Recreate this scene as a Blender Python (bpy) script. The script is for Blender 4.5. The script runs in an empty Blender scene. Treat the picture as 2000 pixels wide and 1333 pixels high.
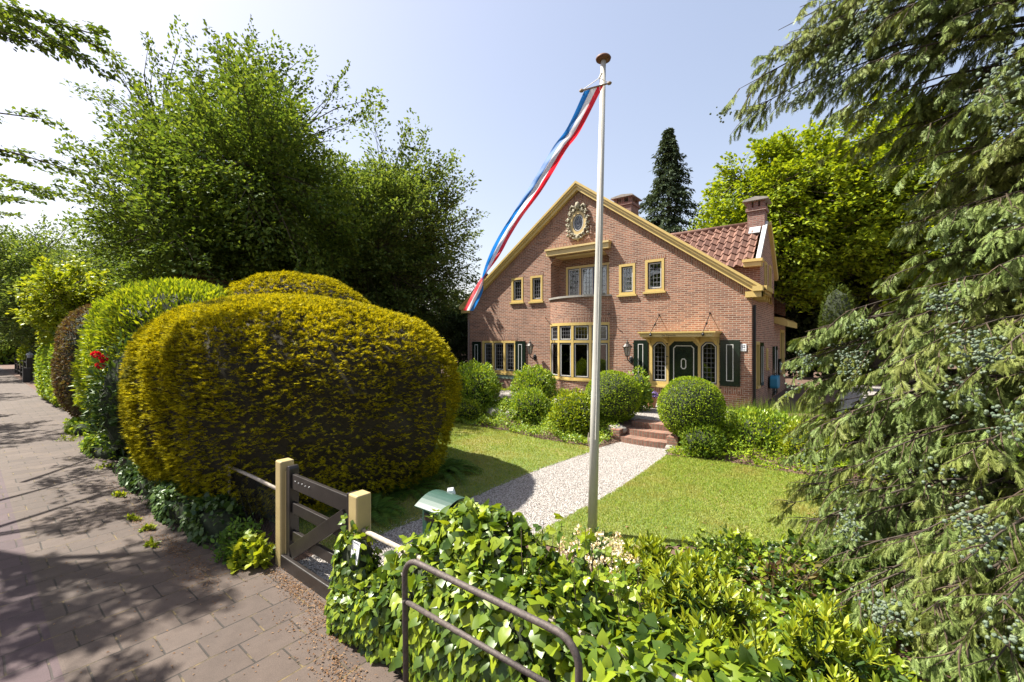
import bpy, math, random
import numpy as np
from mathutils import Vector, Matrix, noise as mnoise
from mathutils.geometry import tessellate_polygon
PI = math.pi
scene = bpy.context.scene
COL = scene.collection
rng = np.random.default_rng(7)
R0 = random.Random(11)

# ------------------------------------------------------------------ camera
F_PX, CAM_H = 850.0, 2.45
YAW = math.atan(1075 / F_PX)
CX, CY = -math.cos(YAW), math.sin(YAW)          # view direction (level)
cam_d = bpy.data.cameras.new("camera")
cam = bpy.data.objects.new("camera", cam_d)
COL.objects.link(cam)
cam.location = (0, 0, CAM_H)
cam.rotation_euler = Vector((CX, CY, 0)).to_track_quat('-Z', 'Y').to_euler()
cam_d.sensor_width = 36.0
cam_d.lens = F_PX / 2000 * 36.0
cam_d.clip_start, cam_d.clip_end = 0.05, 900
scene.camera = cam

def at(px, py, d):
    """world point seen at photo pixel (px, py) at depth d along the view axis (measuring aid)"""
    t = (px - 1000) / F_PX
    return Vector(((CX + CY * t) * d, (CY - CX * t) * d, CAM_H + (667 - py) / F_PX * d))

# ------------------------------------------------------------------ light
SUN = Vector((-0.90, -0.43, 1.45)).normalized()
sun_d = bpy.data.lights.new("sun", 'SUN')
sun_d.energy, sun_d.angle, sun_d.color = 5.0, math.radians(0.55), (1.0, 0.95, 0.86)
sun = bpy.data.objects.new("sun", sun_d)
COL.objects.link(sun)
sun.location = (-10, -5, 20)
sun.rotation_euler = (-SUN).to_track_quat('-Z', 'Y').to_euler()
world = bpy.data.worlds.new("World")
scene.world = world
world.use_nodes = True
wt = world.node_tree
sky = wt.nodes.new('ShaderNodeTexSky')
sky.sky_type = 'NISHITA'
sky.sun_disc = False
sky.sun_elevation = math.asin(SUN.z)
sky.sun_rotation = math.atan2(SUN.x, SUN.y)
sky.altitude = 0
sky.air_density, sky.dust_density, sky.ozone_density = 1.25, 2.2, 0.7
tint = wt.nodes.new('ShaderNodeMix')
tint.data_type, tint.blend_type = 'RGBA', 'MULTIPLY'
tint.inputs[0].default_value = 1.0
tint.inputs[7].default_value = (1.05, 0.965, 0.97, 1)      # hazy, faintly lilac air
soft = wt.nodes.new('ShaderNodeGamma')                      # haze evens the sky out
soft.inputs[1].default_value = 0.72
wt.links.new(sky.outputs[0], soft.inputs[0])
wt.links.new(soft.outputs[0], tint.inputs[6])
wt.links.new(tint.outputs[2], wt.nodes['Background'].inputs[0])
wt.nodes['Background'].inputs[1].default_value = 0.125
scene.view_settings.view_transform = 'Standard'
scene.view_settings.look = 'None'
scene.view_settings.exposure = 1.5
scene.view_settings.gamma = 1
scene.cycles.max_bounces = 8
scene.cycles.transparent_max_bounces = 8
scene.cycles.sample_clamp_indirect = 6

# ------------------------------------------------------------------ materials
def newmat(name):
    m = bpy.data.materials.new(name)
    m.use_nodes = True
    nt = m.node_tree
    return m, nt, nt.nodes['Principled BSDF']

def ramp(nt, fac, stops):
    r = nt.nodes.new('ShaderNodeValToRGB')
    el = r.color_ramp.elements
    while len(el) < len(stops):
        el.new(0.5)
    for e, (p, c) in zip(el, stops):
        e.position = p
        e.color = (*c, 1)
    nt.links.new(fac, r.inputs[0])
    return r.outputs[0]

def tex_noise(nt, vec, scale, detail=4, rough=0.55):
    n = nt.nodes.new('ShaderNodeTexNoise')
    n.inputs['Scale'].default_value = scale
    n.inputs['Detail'].default_value = detail
    n.inputs['Roughness'].default_value = rough
    if vec is not None:
        nt.links.new(vec, n.inputs['Vector'])
    return n.outputs['Fac']

def coords(nt, kind='Object'):
    return nt.nodes.new('ShaderNodeTexCoord').outputs[kind]

def mixc(nt, fac, a, b, mode='MIX'):
    m = nt.nodes.new('ShaderNodeMix')
    m.data_type = 'RGBA'
    m.blend_type = mode
    for sock, v in ((0, fac), (6, a), (7, b)):
        if isinstance(v, (int, float)):
            m.inputs[sock].default_value = v
        elif isinstance(v, tuple):
            m.inputs[sock].default_value = (*v, 1)
        else:
            nt.links.new(v, m.inputs[sock])
    return m.outputs[2]

def math_(nt, op, a, b=0.0):
    m = nt.nodes.new('ShaderNodeMath')
    m.operation = op
    for i, v in enumerate((a, b)):
        if isinstance(v, (int, float)):
            m.inputs[i].default_value = v
        else:
            nt.links.new(v, m.inputs[i])
    return m.outputs[0]

def bump(nt, p, height, strength=0.5, dist=0.02):
    b = nt.nodes.new('ShaderNodeBump')
    b.inputs['Strength'].default_value = strength
    b.inputs['Distance'].default_value = dist
    nt.links.new(height, b.inputs['Height'])
    nt.links.new(b.outputs[0], p.inputs['Normal'])

def plain(name, col, rough=0.5, metal=0.0, var=0.12, scale=9.0, bmp=0.15):
    m, nt, p = newmat(name)
    f = tex_noise(nt, coords(nt), scale, 6, 0.65)
    lo = tuple(c * (1 - var) for c in col)
    hi = tuple(min(1, c * (1 + var)) for c in col)
    nt.links.new(ramp(nt, f, [(0.3, lo), (0.7, hi)]), p.inputs['Base Color'])
    p.inputs['Roughness'].default_value = rough
    p.inputs['Metallic'].default_value = metal
    if bmp:
        bump(nt, p, tex_noise(nt, coords(nt), scale * 9, 3), bmp, 0.004)
    return m

KF = {'beech_leaves': (1.2, 1.24, 1.3), 'hornbeam_leaves': (1.42, 1.46, 1.45), 'maple_leaves': (1.35, 1.3, 1.0), 'box_leaves': (1.5, 1.4, 1.1), 'bush_leaves': (1.8, 1.6, 1.2), 'ivy_leaves': (1.5, 1.35, 1.0),
      'laurel_leaves': (1.35, 1.25, 1.0), 'cypress_sprays': (1.9, 2.0, 1.45), 'fern_fronds': (1.3, 1.25, 1.0), 'dark_leaves': (1.4, 1.3, 1.2), 'grass_blades': (1.18, 1.32, 1.1), 'dark_ivy_leaves': (1.4, 1.35, 1.2), 'tall_grass': (1.3, 1.2, 1),
      'copper_leaves': (1.4, 1.4, 1.4), 'conifer_needles': (1.6, 1.5, 1.5), 'lime_shoot_leaves': (1.15, 1.1, 1.0)}
def foliage(name, stops, trans=0.4, gloss=0.06, rough=0.42, patch=None, patch_scale=1.2, patch_lo=.45, patch_hi=.6):
    """leaf material: every leaf its own tint (random per island), translucent, a little gloss"""
    kf = KF.get(name, (1, 1, 1))
    stops = [(q, tuple(a * b for a, b in zip(c, kf))) for q, c in stops]
    if patch:
        patch = [(q, tuple(a * b for a, b in zip(c, kf))) for q, c in patch]
    m, nt, p = newmat(name)
    nt.nodes.remove(p)
    geo = nt.nodes.new('ShaderNodeNewGeometry')
    colr = ramp(nt, geo.outputs['Random Per Island'], stops)
    if patch:
        n = tex_noise(nt, coords(nt), patch_scale, 3)
        f = ramp(nt, n, [(patch_lo, (0, 0, 0)), (patch_hi, (1, 1, 1))])
        colr = mixc(nt, f, colr, ramp(nt, geo.outputs['Random Per Island'], patch))
    d = nt.nodes.new('ShaderNodeBsdfDiffuse')
    t = nt.nodes.new('ShaderNodeBsdfTranslucent')
    g = nt.nodes.new('ShaderNodeBsdfGlossy')
    g.inputs['Roughness'].default_value = rough + .08
    g.inputs[0].default_value = (.42, .45, .4, 1)
    nt.links.new(colr, d.inputs[0])
    tc = mixc(nt, 1.0, colr, (1.25, 1.15, 0.55), 'MULTIPLY')
    nt.links.new(tc, t.inputs[0])
    a = nt.nodes.new('ShaderNodeMixShader')
    a.inputs[0].default_value = trans
    nt.links.new(d.outputs[0], a.inputs[1])
    nt.links.new(t.outputs[0], a.inputs[2])
    b = nt.nodes.new('ShaderNodeMixShader')
    lw = nt.nodes.new('ShaderNodeLayerWeight')
    lw.inputs[0].default_value = .25
    gf = math_(nt, 'MULTIPLY', math_(nt, 'ADD', lw.outputs['Fresnel'], .35), gloss * 1.3)
    nt.links.new(gf, b.inputs[0])
    nt.links.new(a.outputs[0], b.inputs[1])
    nt.links.new(g.outputs[0], b.inputs[2])
    nt.links.new(b.outputs[0], nt.nodes['Material Output'].inputs[0])
    return m

def brick(name, c1, c2, mortar, w=0.215, h=0.0625, msize=0.009, offset=0.5, dark=None, bstr=0.6, source='UV'):
    m, nt, p = newmat(name)
    uv = coords(nt, source)
    b = nt.nodes.new('ShaderNodeTexBrick')
    b.inputs['Scale'].default_value = 1.0
    b.inputs['Brick Width'].default_value = w
    b.inputs['Row Height'].default_value = h
    b.inputs['Mortar Size'].default_value = msize
    b.inputs['Mortar Smooth'].default_value = 0.3
    b.inputs['Bias'].default_value = 0.0
    b.offset = offset
    b.inputs['Color1'].default_value = (*c1, 1)
    b.inputs['Color2'].default_value = (*c2, 1)
    b.inputs['Mortar'].default_value = (*mortar, 1)
    nt.links.new(uv, b.inputs['Vector'])
    n1 = tex_noise(nt, uv, 1.1, 5, 0.6)
    n2 = tex_noise(nt, uv, 16.0, 4, 0.7)
    col = mixc(nt, 0.75, b.outputs['Color'], ramp(nt, n1, [(0.3, (0.74, 0.72, 0.72)), (0.7, (1.12, 1.08, 1.04))]), 'MULTIPLY')
    col = mixc(nt, 0.7, col, ramp(nt, n2, [(0.3, (0.72, 0.72, 0.76)), (0.7, (1.18, 1.15, 1.12))]), 'MULTIPLY')
    nt.links.new(col, p.inputs['Base Color'])
    p.inputs['Roughness'].default_value = 0.88
    hgt = math_(nt, 'ADD', math_(nt, 'MULTIPLY', b.outputs['Fac'], -1.0), math_(nt, 'MULTIPLY', n2, 0.7))
    bump(nt, p, hgt, bstr, 0.006)
    return m

M = {}
M['brick'] = brick('house_brick', (0.165, 0.070, 0.042), (0.33, 0.152, 0.090), (0.40, 0.34, 0.27), msize=0.0085)
M['brick_dark'] = brick('chimney_brick', (0.16, 0.075, 0.06), (0.26, 0.125, 0.095), (0.26, 0.22, 0.19))
M['brick_step'] = brick('step_brick', (0.17, 0.085, 0.06), (0.27, 0.13, 0.09), (0.17, 0.15, 0.11), w=0.2, h=0.0625)
M['yellow'] = plain('ochre_paint', (0.50, 0.365, 0.125), 0.38, var=0.08, scale=3)
M['cream'] = plain('cream_yellow_paint', (0.52, 0.39, 0.17), 0.4, var=0.08, scale=3)
M['post'] = plain('cream_post_paint', (0.40, 0.31, 0.145), 0.32, var=0.10, scale=5)
M['green'] = plain('dark_green_paint', (0.008, 0.016, 0.010), 0.2, var=0.2, bmp=0.05)
M['white'] = plain('white_paint', (0.55, 0.54, 0.51), 0.4, var=0.04)
M['blue_grey'] = plain('blue_grey_paint', (0.035, 0.042, 0.075), 0.3, var=0.1, bmp=0.05)
M['lead'] = plain('lead_came', (0.18, 0.18, 0.19), 0.5, 0.3)
M['stone'] = plain('carved_stone', (0.30, 0.27, 0.19), 0.85, var=0.3, scale=14, bmp=0.6)
M['coping'] = plain('grey_stone', (0.26, 0.24, 0.21), 0.85, var=0.25, scale=6, bmp=0.4)
M['zinc'] = plain('zinc', (0.30, 0.31, 0.32), 0.55, 0.2, var=0.15)
M['black_iron'] = plain('black_iron', (0.012, 0.012, 0.013), 0.4, 0.2)
M['black_wood'] = plain('black_painted_wood', (0.022, 0.018, 0.016), 0.33, var=0.35, scale=6, bmp=0.3)
M['rust'] = plain('weathered_pipe', (0.085, 0.068, 0.060), 0.62, 0.3, var=0.45, scale=60, bmp=0.4)
M['galv'] = plain('old_galvanised_pipe', (0.36, 0.31, 0.25), 0.65, 0.2, var=0.3, scale=30, bmp=0.3)
M['pole'] = plain('white_pole_paint', (0.43, 0.42, 0.37), 0.35, var=0.06, scale=4, bmp=0.05)
M['truck'] = plain('rusty_pole_cap', (0.13, 0.055, 0.025), 0.6, 0.2, var=0.4, scale=20)
M['mail'] = plain('green_letterbox', (0.028, 0.066, 0.048), 0.35, var=0.12, bmp=0.05)
M['terracotta'] = plain('terracotta', (0.42, 0.19, 0.095), 0.85, var=0.15)
M['bark'] = plain('bark', (0.050, 0.038, 0.027), 0.9, var=0.5, scale=5, bmp=0.9)
M['bark_grey'] = plain('beech_bark', (0.105, 0.098, 0.085), 0.85, var=0.4, scale=3, bmp=0.5)
M['twig'] = plain('twig_brown', (0.060, 0.045, 0.025), 0.9, var=0.4, scale=14, bmp=0.6)
M['twig_cyp'] = plain('cypress_twig', (0.062, 0.042, 0.025), 0.9, var=0.4, scale=12)
M['inner'] = plain('inner_leaf_shade', (0.022, 0.030, 0.011), 0.95, var=0.5, scale=22, bmp=0.8)  # opaque core; the shade between the leaves is put into its dark colour
M['yew_inner'] = plain('yew_inner_shade', (0.026, 0.021, 0.009), 0.95, var=0.6, scale=30, bmp=0.8)  # twig brown darkened so its colour holds the shade of the hollows
M['soil'] = plain('soil', (0.105, 0.062, 0.042), 0.95, var=0.4, scale=18, bmp=1.0)
M['blue_plastic'] = plain('blue_plastic', (0.03, 0.22, 0.36), 0.4, var=0.06, bmp=0.02)
M['dark_plastic'] = plain('grey_bin_plastic', (0.03, 0.03, 0.034), 0.5)
M['shade'] = plain('lampshade', (0.75, 0.7, 0.58), 0.8, var=0.03)
M['curtain'] = plain('curtain', (0.36, 0.32, 0.27), 0.9, var=0.1, scale=2)
M['room'] = plain('room_wall', (0.13, 0.11, 0.085), 0.9, var=0.3, scale=1.5, bmp=0)
M['wood'] = plain('dark_furniture_wood', (0.07, 0.035, 0.018), 0.4)
M['rope'] = plain('white_cord', (0.7, 0.68, 0.62), 0.8)
def cloth(name, col):
    m, nt, p = newmat(name)
    p.inputs['Base Color'].default_value = (*col, 1)
    p.inputs['Roughness'].default_value = .6
    t = nt.nodes.new('ShaderNodeBsdfTranslucent')
    t.inputs[0].default_value = (*col, 1)
    x = nt.nodes.new('ShaderNodeMixShader')
    x.inputs[0].default_value = .5
    nt.links.new(p.outputs[0], x.inputs[1])
    nt.links.new(t.outputs[0], x.inputs[2])
    nt.links.new(x.outputs[0], nt.nodes['Material Output'].inputs[0])
    return m
M['red_cloth'] = cloth('red_cloth', (0.62, 0.015, 0.03))
M['white_cloth'] = cloth('white_cloth', (0.72, 0.71, 0.74))
M['blue_cloth'] = cloth('blue_cloth', (0.012, 0.15, 0.46))
M['paper'] = plain('white_enamel', (0.78, 0.79, 0.8), 0.35, var=0.03)
M['ink'] = plain('black_ink', (0.01, 0.01, 0.02), 0.5, var=0.05, bmp=0)
M['roof_plain'] = plain('roof_felt', (0.20, 0.085, 0.055), 0.9)

def m_tile():
    m, nt, p = newmat('clay_pantile')
    uv = coords(nt, 'UV')
    b = nt.nodes.new('ShaderNodeTexBrick')
    b.inputs['Scale'].default_value = 1
    b.inputs['Brick Width'].default_value = 0.24
    b.inputs['Row Height'].default_value = 0.30
    b.inputs['Mortar Size'].default_value = 0.0
    b.offset = 0
    b.inputs['Color1'].default_value = (0.13, 0.064, 0.045, 1)
    b.inputs['Color2'].default_value = (0.215, 0.115, 0.08, 1)
    nt.links.new(uv, b.inputs['Vector'])
    n = tex_noise(nt, uv, 5, 6, 0.7)
    c = mixc(nt, 0.8, b.outputs['Color'], ramp(nt, n, [(0.3, (0.5, 0.45, 0.42)), (0.65, (1.2, 1.15, 1.1))]), 'MULTIPLY')
    nt.links.new(c, p.inputs['Base Color'])
    p.inputs['Roughness'].default_value = 0.8
    return m
M['tile'] = m_tile()

def m_glass():
    m, nt, p = newmat('window_glass')
    nt.nodes.remove(p)
    tr = nt.nodes.new('ShaderNodeBsdfTransparent')
    tr.inputs[0].default_value = (0.72, 0.76, 0.78, 1)
    g = nt.nodes.new('ShaderNodeBsdfGlossy')
    g.inputs['Roughness'].default_value = 0.015
    f = nt.nodes.new('ShaderNodeFresnel')
    f.inputs[0].default_value = 2.0
    x = nt.nodes.new('ShaderNodeMixShader')
    nt.links.new(f.outputs[0], x.inputs[0])
    nt.links.new(tr.outputs[0], x.inputs[1])
    nt.links.new(g.outputs[0], x.inputs[2])
    nt.links.new(x.outputs[0], nt.nodes['Material Output'].inputs[0])
    return m
M['glass'] = m_glass()

def m_lawn():
    m, nt, p = newmat('lawn_turf')
    c = coords(nt)
    n1 = tex_noise(nt, c, 0.8, 5, 0.6)
    n2 = tex_noise(nt, c, 45, 4, 0.7)
    col = ramp(nt, n1, [(0.35, (0.125, 0.19, 0.035)), (0.55, (0.205, 0.235, 0.06)), (0.72, (0.30, 0.235, 0.09))])
    col = mixc(nt, 0.8, col, ramp(nt, n2, [(0.3, (0.45, 0.5, 0.4)), (0.7, (1.25, 1.2, 1.1))]), 'MULTIPLY')
    nt.links.new(col, p.inputs['Base Color'])
    p.inputs['Roughness'].default_value = 0.95
    bump(nt, p, n2, 1.0, 0.03)
    return m
M['lawn'] = m_lawn()

def m_gravel(name, tint=1.0):
    m, nt, p = newmat(name)
    c = coords(nt)
    v = nt.nodes.new('ShaderNodeTexVoronoi')
    v.inputs['Scale'].default_value = 48
    nt.links.new(c, v.inputs['Vector'])
    sep = nt.nodes.new('ShaderNodeSeparateColor')
    nt.links.new(v.outputs['Color'], sep.inputs[0])
    t = tint * .78
    col = ramp(nt, sep.outputs[0], [(0.0, (0.26 * t, 0.23 * t, 0.2 * t)), (0.25, (0.52 * t, 0.47 * t, 0.42 * t)), (0.6, (0.62 * t, 0.57 * t, 0.52 * t)), (1.0, (0.74 * t, 0.70 * t, 0.66 * t))])
    edge = ramp(nt, v.outputs['Distance'], [(0.35, (1, 1, 1)), (0.75, (0.25, 0.22, 0.19))])
    col = mixc(nt, 0.85, col, edge, 'MULTIPLY')
    nt.links.new(col, p.inputs['Base Color'])
    p.inputs['Roughness'].default_value = 0.85
    bump(nt, p, math_(nt, 'MULTIPLY', v.outputs['Distance'], -1.0), 1.0, 0.03)
    return m
M['gravel'] = m_gravel('white_gravel')

def m_paving(name, c1, c2, mort, w, h):
    m, nt, p = newmat(name)
    uv = coords(nt, 'UV')
    wob = nt.nodes.new('ShaderNodeTexNoise')
    wob.inputs['Scale'].default_value = 2.3
    nt.links.new(uv, wob.inputs['Vector'])
    sub = nt.nodes.new('ShaderNodeVectorMath')
    sub.operation = 'MULTIPLY_ADD'
    nt.links.new(wob.outputs['Color'], sub.inputs[0])
    sub.inputs[1].default_value = (0.02, 0.02, 0)
    nt.links.new(uv, sub.inputs[2])
    b = nt.nodes.new('ShaderNodeTexBrick')
    b.inputs['Scale'].default_value = 1
    b.inputs['Brick Width'].default_value = w
    b.inputs['Row Height'].default_value = h
    b.inputs['Mortar Size'].default_value = 0.008
    b.inputs['Mortar Smooth'].default_value = 0.4
    b.inputs['Color1'].default_value = (*c1, 1)
    b.inputs['Color2'].default_value = (*c2, 1)
    b.inputs['Mortar'].default_value = (*mort, 1)
    nt.links.new(sub.outputs[0], b.inputs['Vector'])
    n1 = tex_noise(nt, uv, 0.9, 6, 0.65)
    n2 = tex_noise(nt, uv, 130, 3, 0.8)
    n3 = tex_noise(nt, uv, 7, 5, 0.7)
    c = mixc(nt, 0.8, b.outputs['Color'], ramp(nt, n1, [(0.3, (0.8, 0.8, 0.8)), (0.7, (1.15, 1.12, 1.08))]), 'MULTIPLY')
    c = mixc(nt, 0.8, c, ramp(nt, n2, [(0.35, (0.62, 0.62, 0.62)), (0.65, (1.3, 1.28, 1.25))]), 'MULTIPLY')
    c = mixc(nt, 0.5, c, ramp(nt, n3, [(0.35, (0.72, 0.68, 0.64)), (0.6, (1.1, 1.1, 1.1))]), 'MULTIPLY')
    # dry moss and litter collected in the joints
    moss = math_(nt, 'MULTIPLY', b.outputs['Fac'], ramp(nt, tex_noise(nt, uv, 3.1, 4, 0.7), [(0.50, (0, 0, 0)), (0.60, (1, 1, 1))]))
    c = mixc(nt, moss, c, (0.13, 0.092, 0.035))
    nt.links.new(c, p.inputs['Base Color'])
    p.inputs['Roughness'].default_value = 0.8
    h_ = math_(nt, 'ADD', math_(nt, 'MULTIPLY', b.outputs['Fac'], -1.0), math_(nt, 'MULTIPLY', n2, 0.35))
    bump(nt, p, h_, 0.6, 0.008)
    return m
M['pave'] = m_paving('grey_pavers', (0.062, 0.044, 0.034), (0.086, 0.063, 0.050), (0.022, 0.017, 0.012), 0.40, 0.325)
M['pave_red'] = m_paving('red_pavers', (0.058, 0.036, 0.040), (0.072, 0.046, 0.050), (0.034, 0.025, 0.022), 0.42, 0.325)
M['asphalt'] = plain('asphalt', (0.06, 0.058, 0.056), 0.9, var=0.3, scale=30, bmp=0.5)

# foliage colours
G = lambda *s: [(i / max(1, len(s) - 1), c) for i, c in enumerate(s)]
M['l_yew'] = foliage('golden_yew', [(0, (0.03, 0.04, 0.008)), (.18, (0.08, 0.088, 0.010)), (.30, (0.27, 0.25, 0.008)), (.75, (0.46, 0.40, 0.010)), (1, (0.62, 0.51, 0.012))], 0.36, 0.02,
                     patch=[(0, (0.022, 0.032, 0.008)), (.55, (0.05, 0.058, 0.014)), (.68, (0.085, 0.07, 0.03)), (.8, (0.22, 0.20, 0.010)), (1, (0.42, 0.37, 0.012))], patch_scale=1.7, patch_lo=.56, patch_hi=.70)
M['l_beech'] = foliage('beech_leaves', G((0.040, 0.070, 0.014), (0.072, 0.115, 0.018), (0.105, 0.15, 0.02), (0.16, 0.205, 0.028)), 0.46, 0.07)
M['l_beech2'] = foliage('hornbeam_leaves', G((0.035, 0.062, 0.016), (0.068, 0.102, 0.022), (0.10, 0.14, 0.03), (0.15, 0.185, 0.04)), 0.46, 0.08)
M['l_oak'] = foliage('maple_leaves', G((0.06, 0.10, 0.012), (0.12, 0.18, 0.014), (0.19, 0.25, 0.016), (0.25, 0.31, 0.02)), 0.45, 0.05)
M['l_dark'] = foliage('dark_leaves', G((0.014, 0.026, 0.008), (0.025, 0.04, 0.012), (0.045, 0.065, 0.016)), 0.25, 0.08)
M['l_laurel'] = foliage('laurel_leaves', G((0.07, 0.12, 0.012), (0.13, 0.2, 0.014), (0.22, 0.29, 0.018), (0.30, 0.36, 0.025)), 0.4, 0.10, 0.3)
M['l_box'] = foliage('box_leaves', G((0.055, 0.105, 0.010), (0.10, 0.17, 0.012), (0.17, 0.25, 0.016), (0.23, 0.31, 0.02)), 0.42, 0.04)
M['l_bush'] = foliage('bush_leaves', G((0.05, 0.11, 0.014), (0.09, 0.165, 0.018), (0.15, 0.23, 0.022), (0.21, 0.28, 0.03)), 0.4, 0.12, 0.3)
M['l_ivy'] = foliage('ivy_leaves', G((0.022, 0.052, 0.012), (0.045, 0.09, 0.014), (0.085, 0.15, 0.016), (0.15, 0.22, 0.016), (0.20, 0.27, 0.02)), 0.42, 0.13, 0.28)
M['l_ivyd'] = foliage('dark_ivy_leaves', G((0.018, 0.042, 0.012), (0.035, 0.07, 0.016), (0.06, 0.10, 0.02)), 0.3, 0.12, 0.28)
M['l_yewd'] = foliage('green_yew', G((0.03, 0.05, 0.012), (0.06, 0.085, 0.016), (0.10, 0.125, 0.02)), 0.25, 0.01)
M['l_copper'] = foliage('copper_leaves', G((0.045, 0.022, 0.016), (0.075, 0.04, 0.022), (0.09, 0.07, 0.025), (0.12, 0.10, 0.03)), 0.3, 0.06)
M['l_lime'] = foliage('lime_shoot_leaves', G((0.10, 0.15, 0.012), (0.19, 0.26, 0.016), (0.28, 0.34, 0.022), (0.34, 0.38, 0.04)), 0.42, 0.10, 0.3)
M['l_cyp'] = foliage('cypress_sprays', G((0.035, 0.052, 0.018), (0.06, 0.08, 0.028), (0.09, 0.115, 0.045), (0.125, 0.15, 0.07)), 0.22, 0.05,
                     patch=G((0.05, 0.058, 0.018), (0.085, 0.095, 0.028), (0.12, 0.125, 0.05)), patch_scale=1.4)
M['l_fern'] = foliage('fern_fronds', G((0.04, 0.09, 0.02), (0.07, 0.14, 0.025), (0.11, 0.19, 0.03)), 0.4, 0.05)
M['l_conif'] = foliage('conifer_needles', G((0.018, 0.032, 0.018), (0.032, 0.05, 0.026), (0.05, 0.07, 0.034)), 0.2, 0.05)
M['l_grass'] = foliage('grass_blades', G((0.12, 0.17, 0.025), (0.20, 0.25, 0.04), (0.27, 0.285, 0.06), (0.31, 0.26, 0.09)), 0.35, 0.03,
                       patch=G((0.25, 0.21, 0.07), (0.32, 0.25, 0.09), (0.23, 0.24, 0.05)), patch_scale=0.9, patch_lo=.5, patch_hi=.66)
M['l_tall'] = foliage('tall_grass', G((0.06, 0.12, 0.014), (0.11, 0.19, 0.02), (0.19, 0.26, 0.03)), 0.4, 0.06)
M['f_white'] = foliage('white_petals', G((0.72, 0.66, 0.52), (0.8, 0.76, 0.66), (0.52, 0.36, 0.14)), 0.3, 0.02)
M['f_red'] = foliage('red_petals', G((0.55, 0.008, 0.03), (0.72, 0.02, 0.06)), 0.3, 0.03)
M['f_violet'] = foliage('violet_petals', G((0.16, 0.10, 0.36), (0.3, 0.24, 0.5)), 0.3, 0.02)
M['litter'] = foliage('dry_leaf_litter', G((0.10, 0.05, 0.024), (0.17, 0.095, 0.05), (0.26, 0.165, 0.09)), 0.1, 0.02)
M['pebble'] = foliage('loose_pebbles', G((0.25, 0.23, 0.21), (0.40, 0.37, 0.34), (0.55, 0.52, 0.48)), 0.0, 0.03)
M['cone'] = foliage('blue_green_cones', G((0.085, 0.12, 0.08), (0.12, 0.155, 0.105), (0.16, 0.19, 0.13)), 0.05, 0.06)

# ------------------------------------------------------------------ mesh helpers
WLOC = {}
def wl(o):
    return WLOC.get(o.name, Vector((0, 0, 0))) if o else Vector((0, 0, 0))

def tag(o, label=None, cat=None, group=None, kind=None):
    if label: o['label'] = label
    if cat: o['category'] = cat
    if group: o['group'] = group
    if kind: o['kind'] = kind
    return o

def thing(name, label, cat, loc=(0, 0, 0), group=None):
    o = bpy.data.objects.new(name, None)
    COL.objects.link(o)
    o.location = loc
    o.empty_display_size = 0.2
    WLOC[o.name] = Vector(loc)
    return tag(o, label, cat, group)

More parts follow.
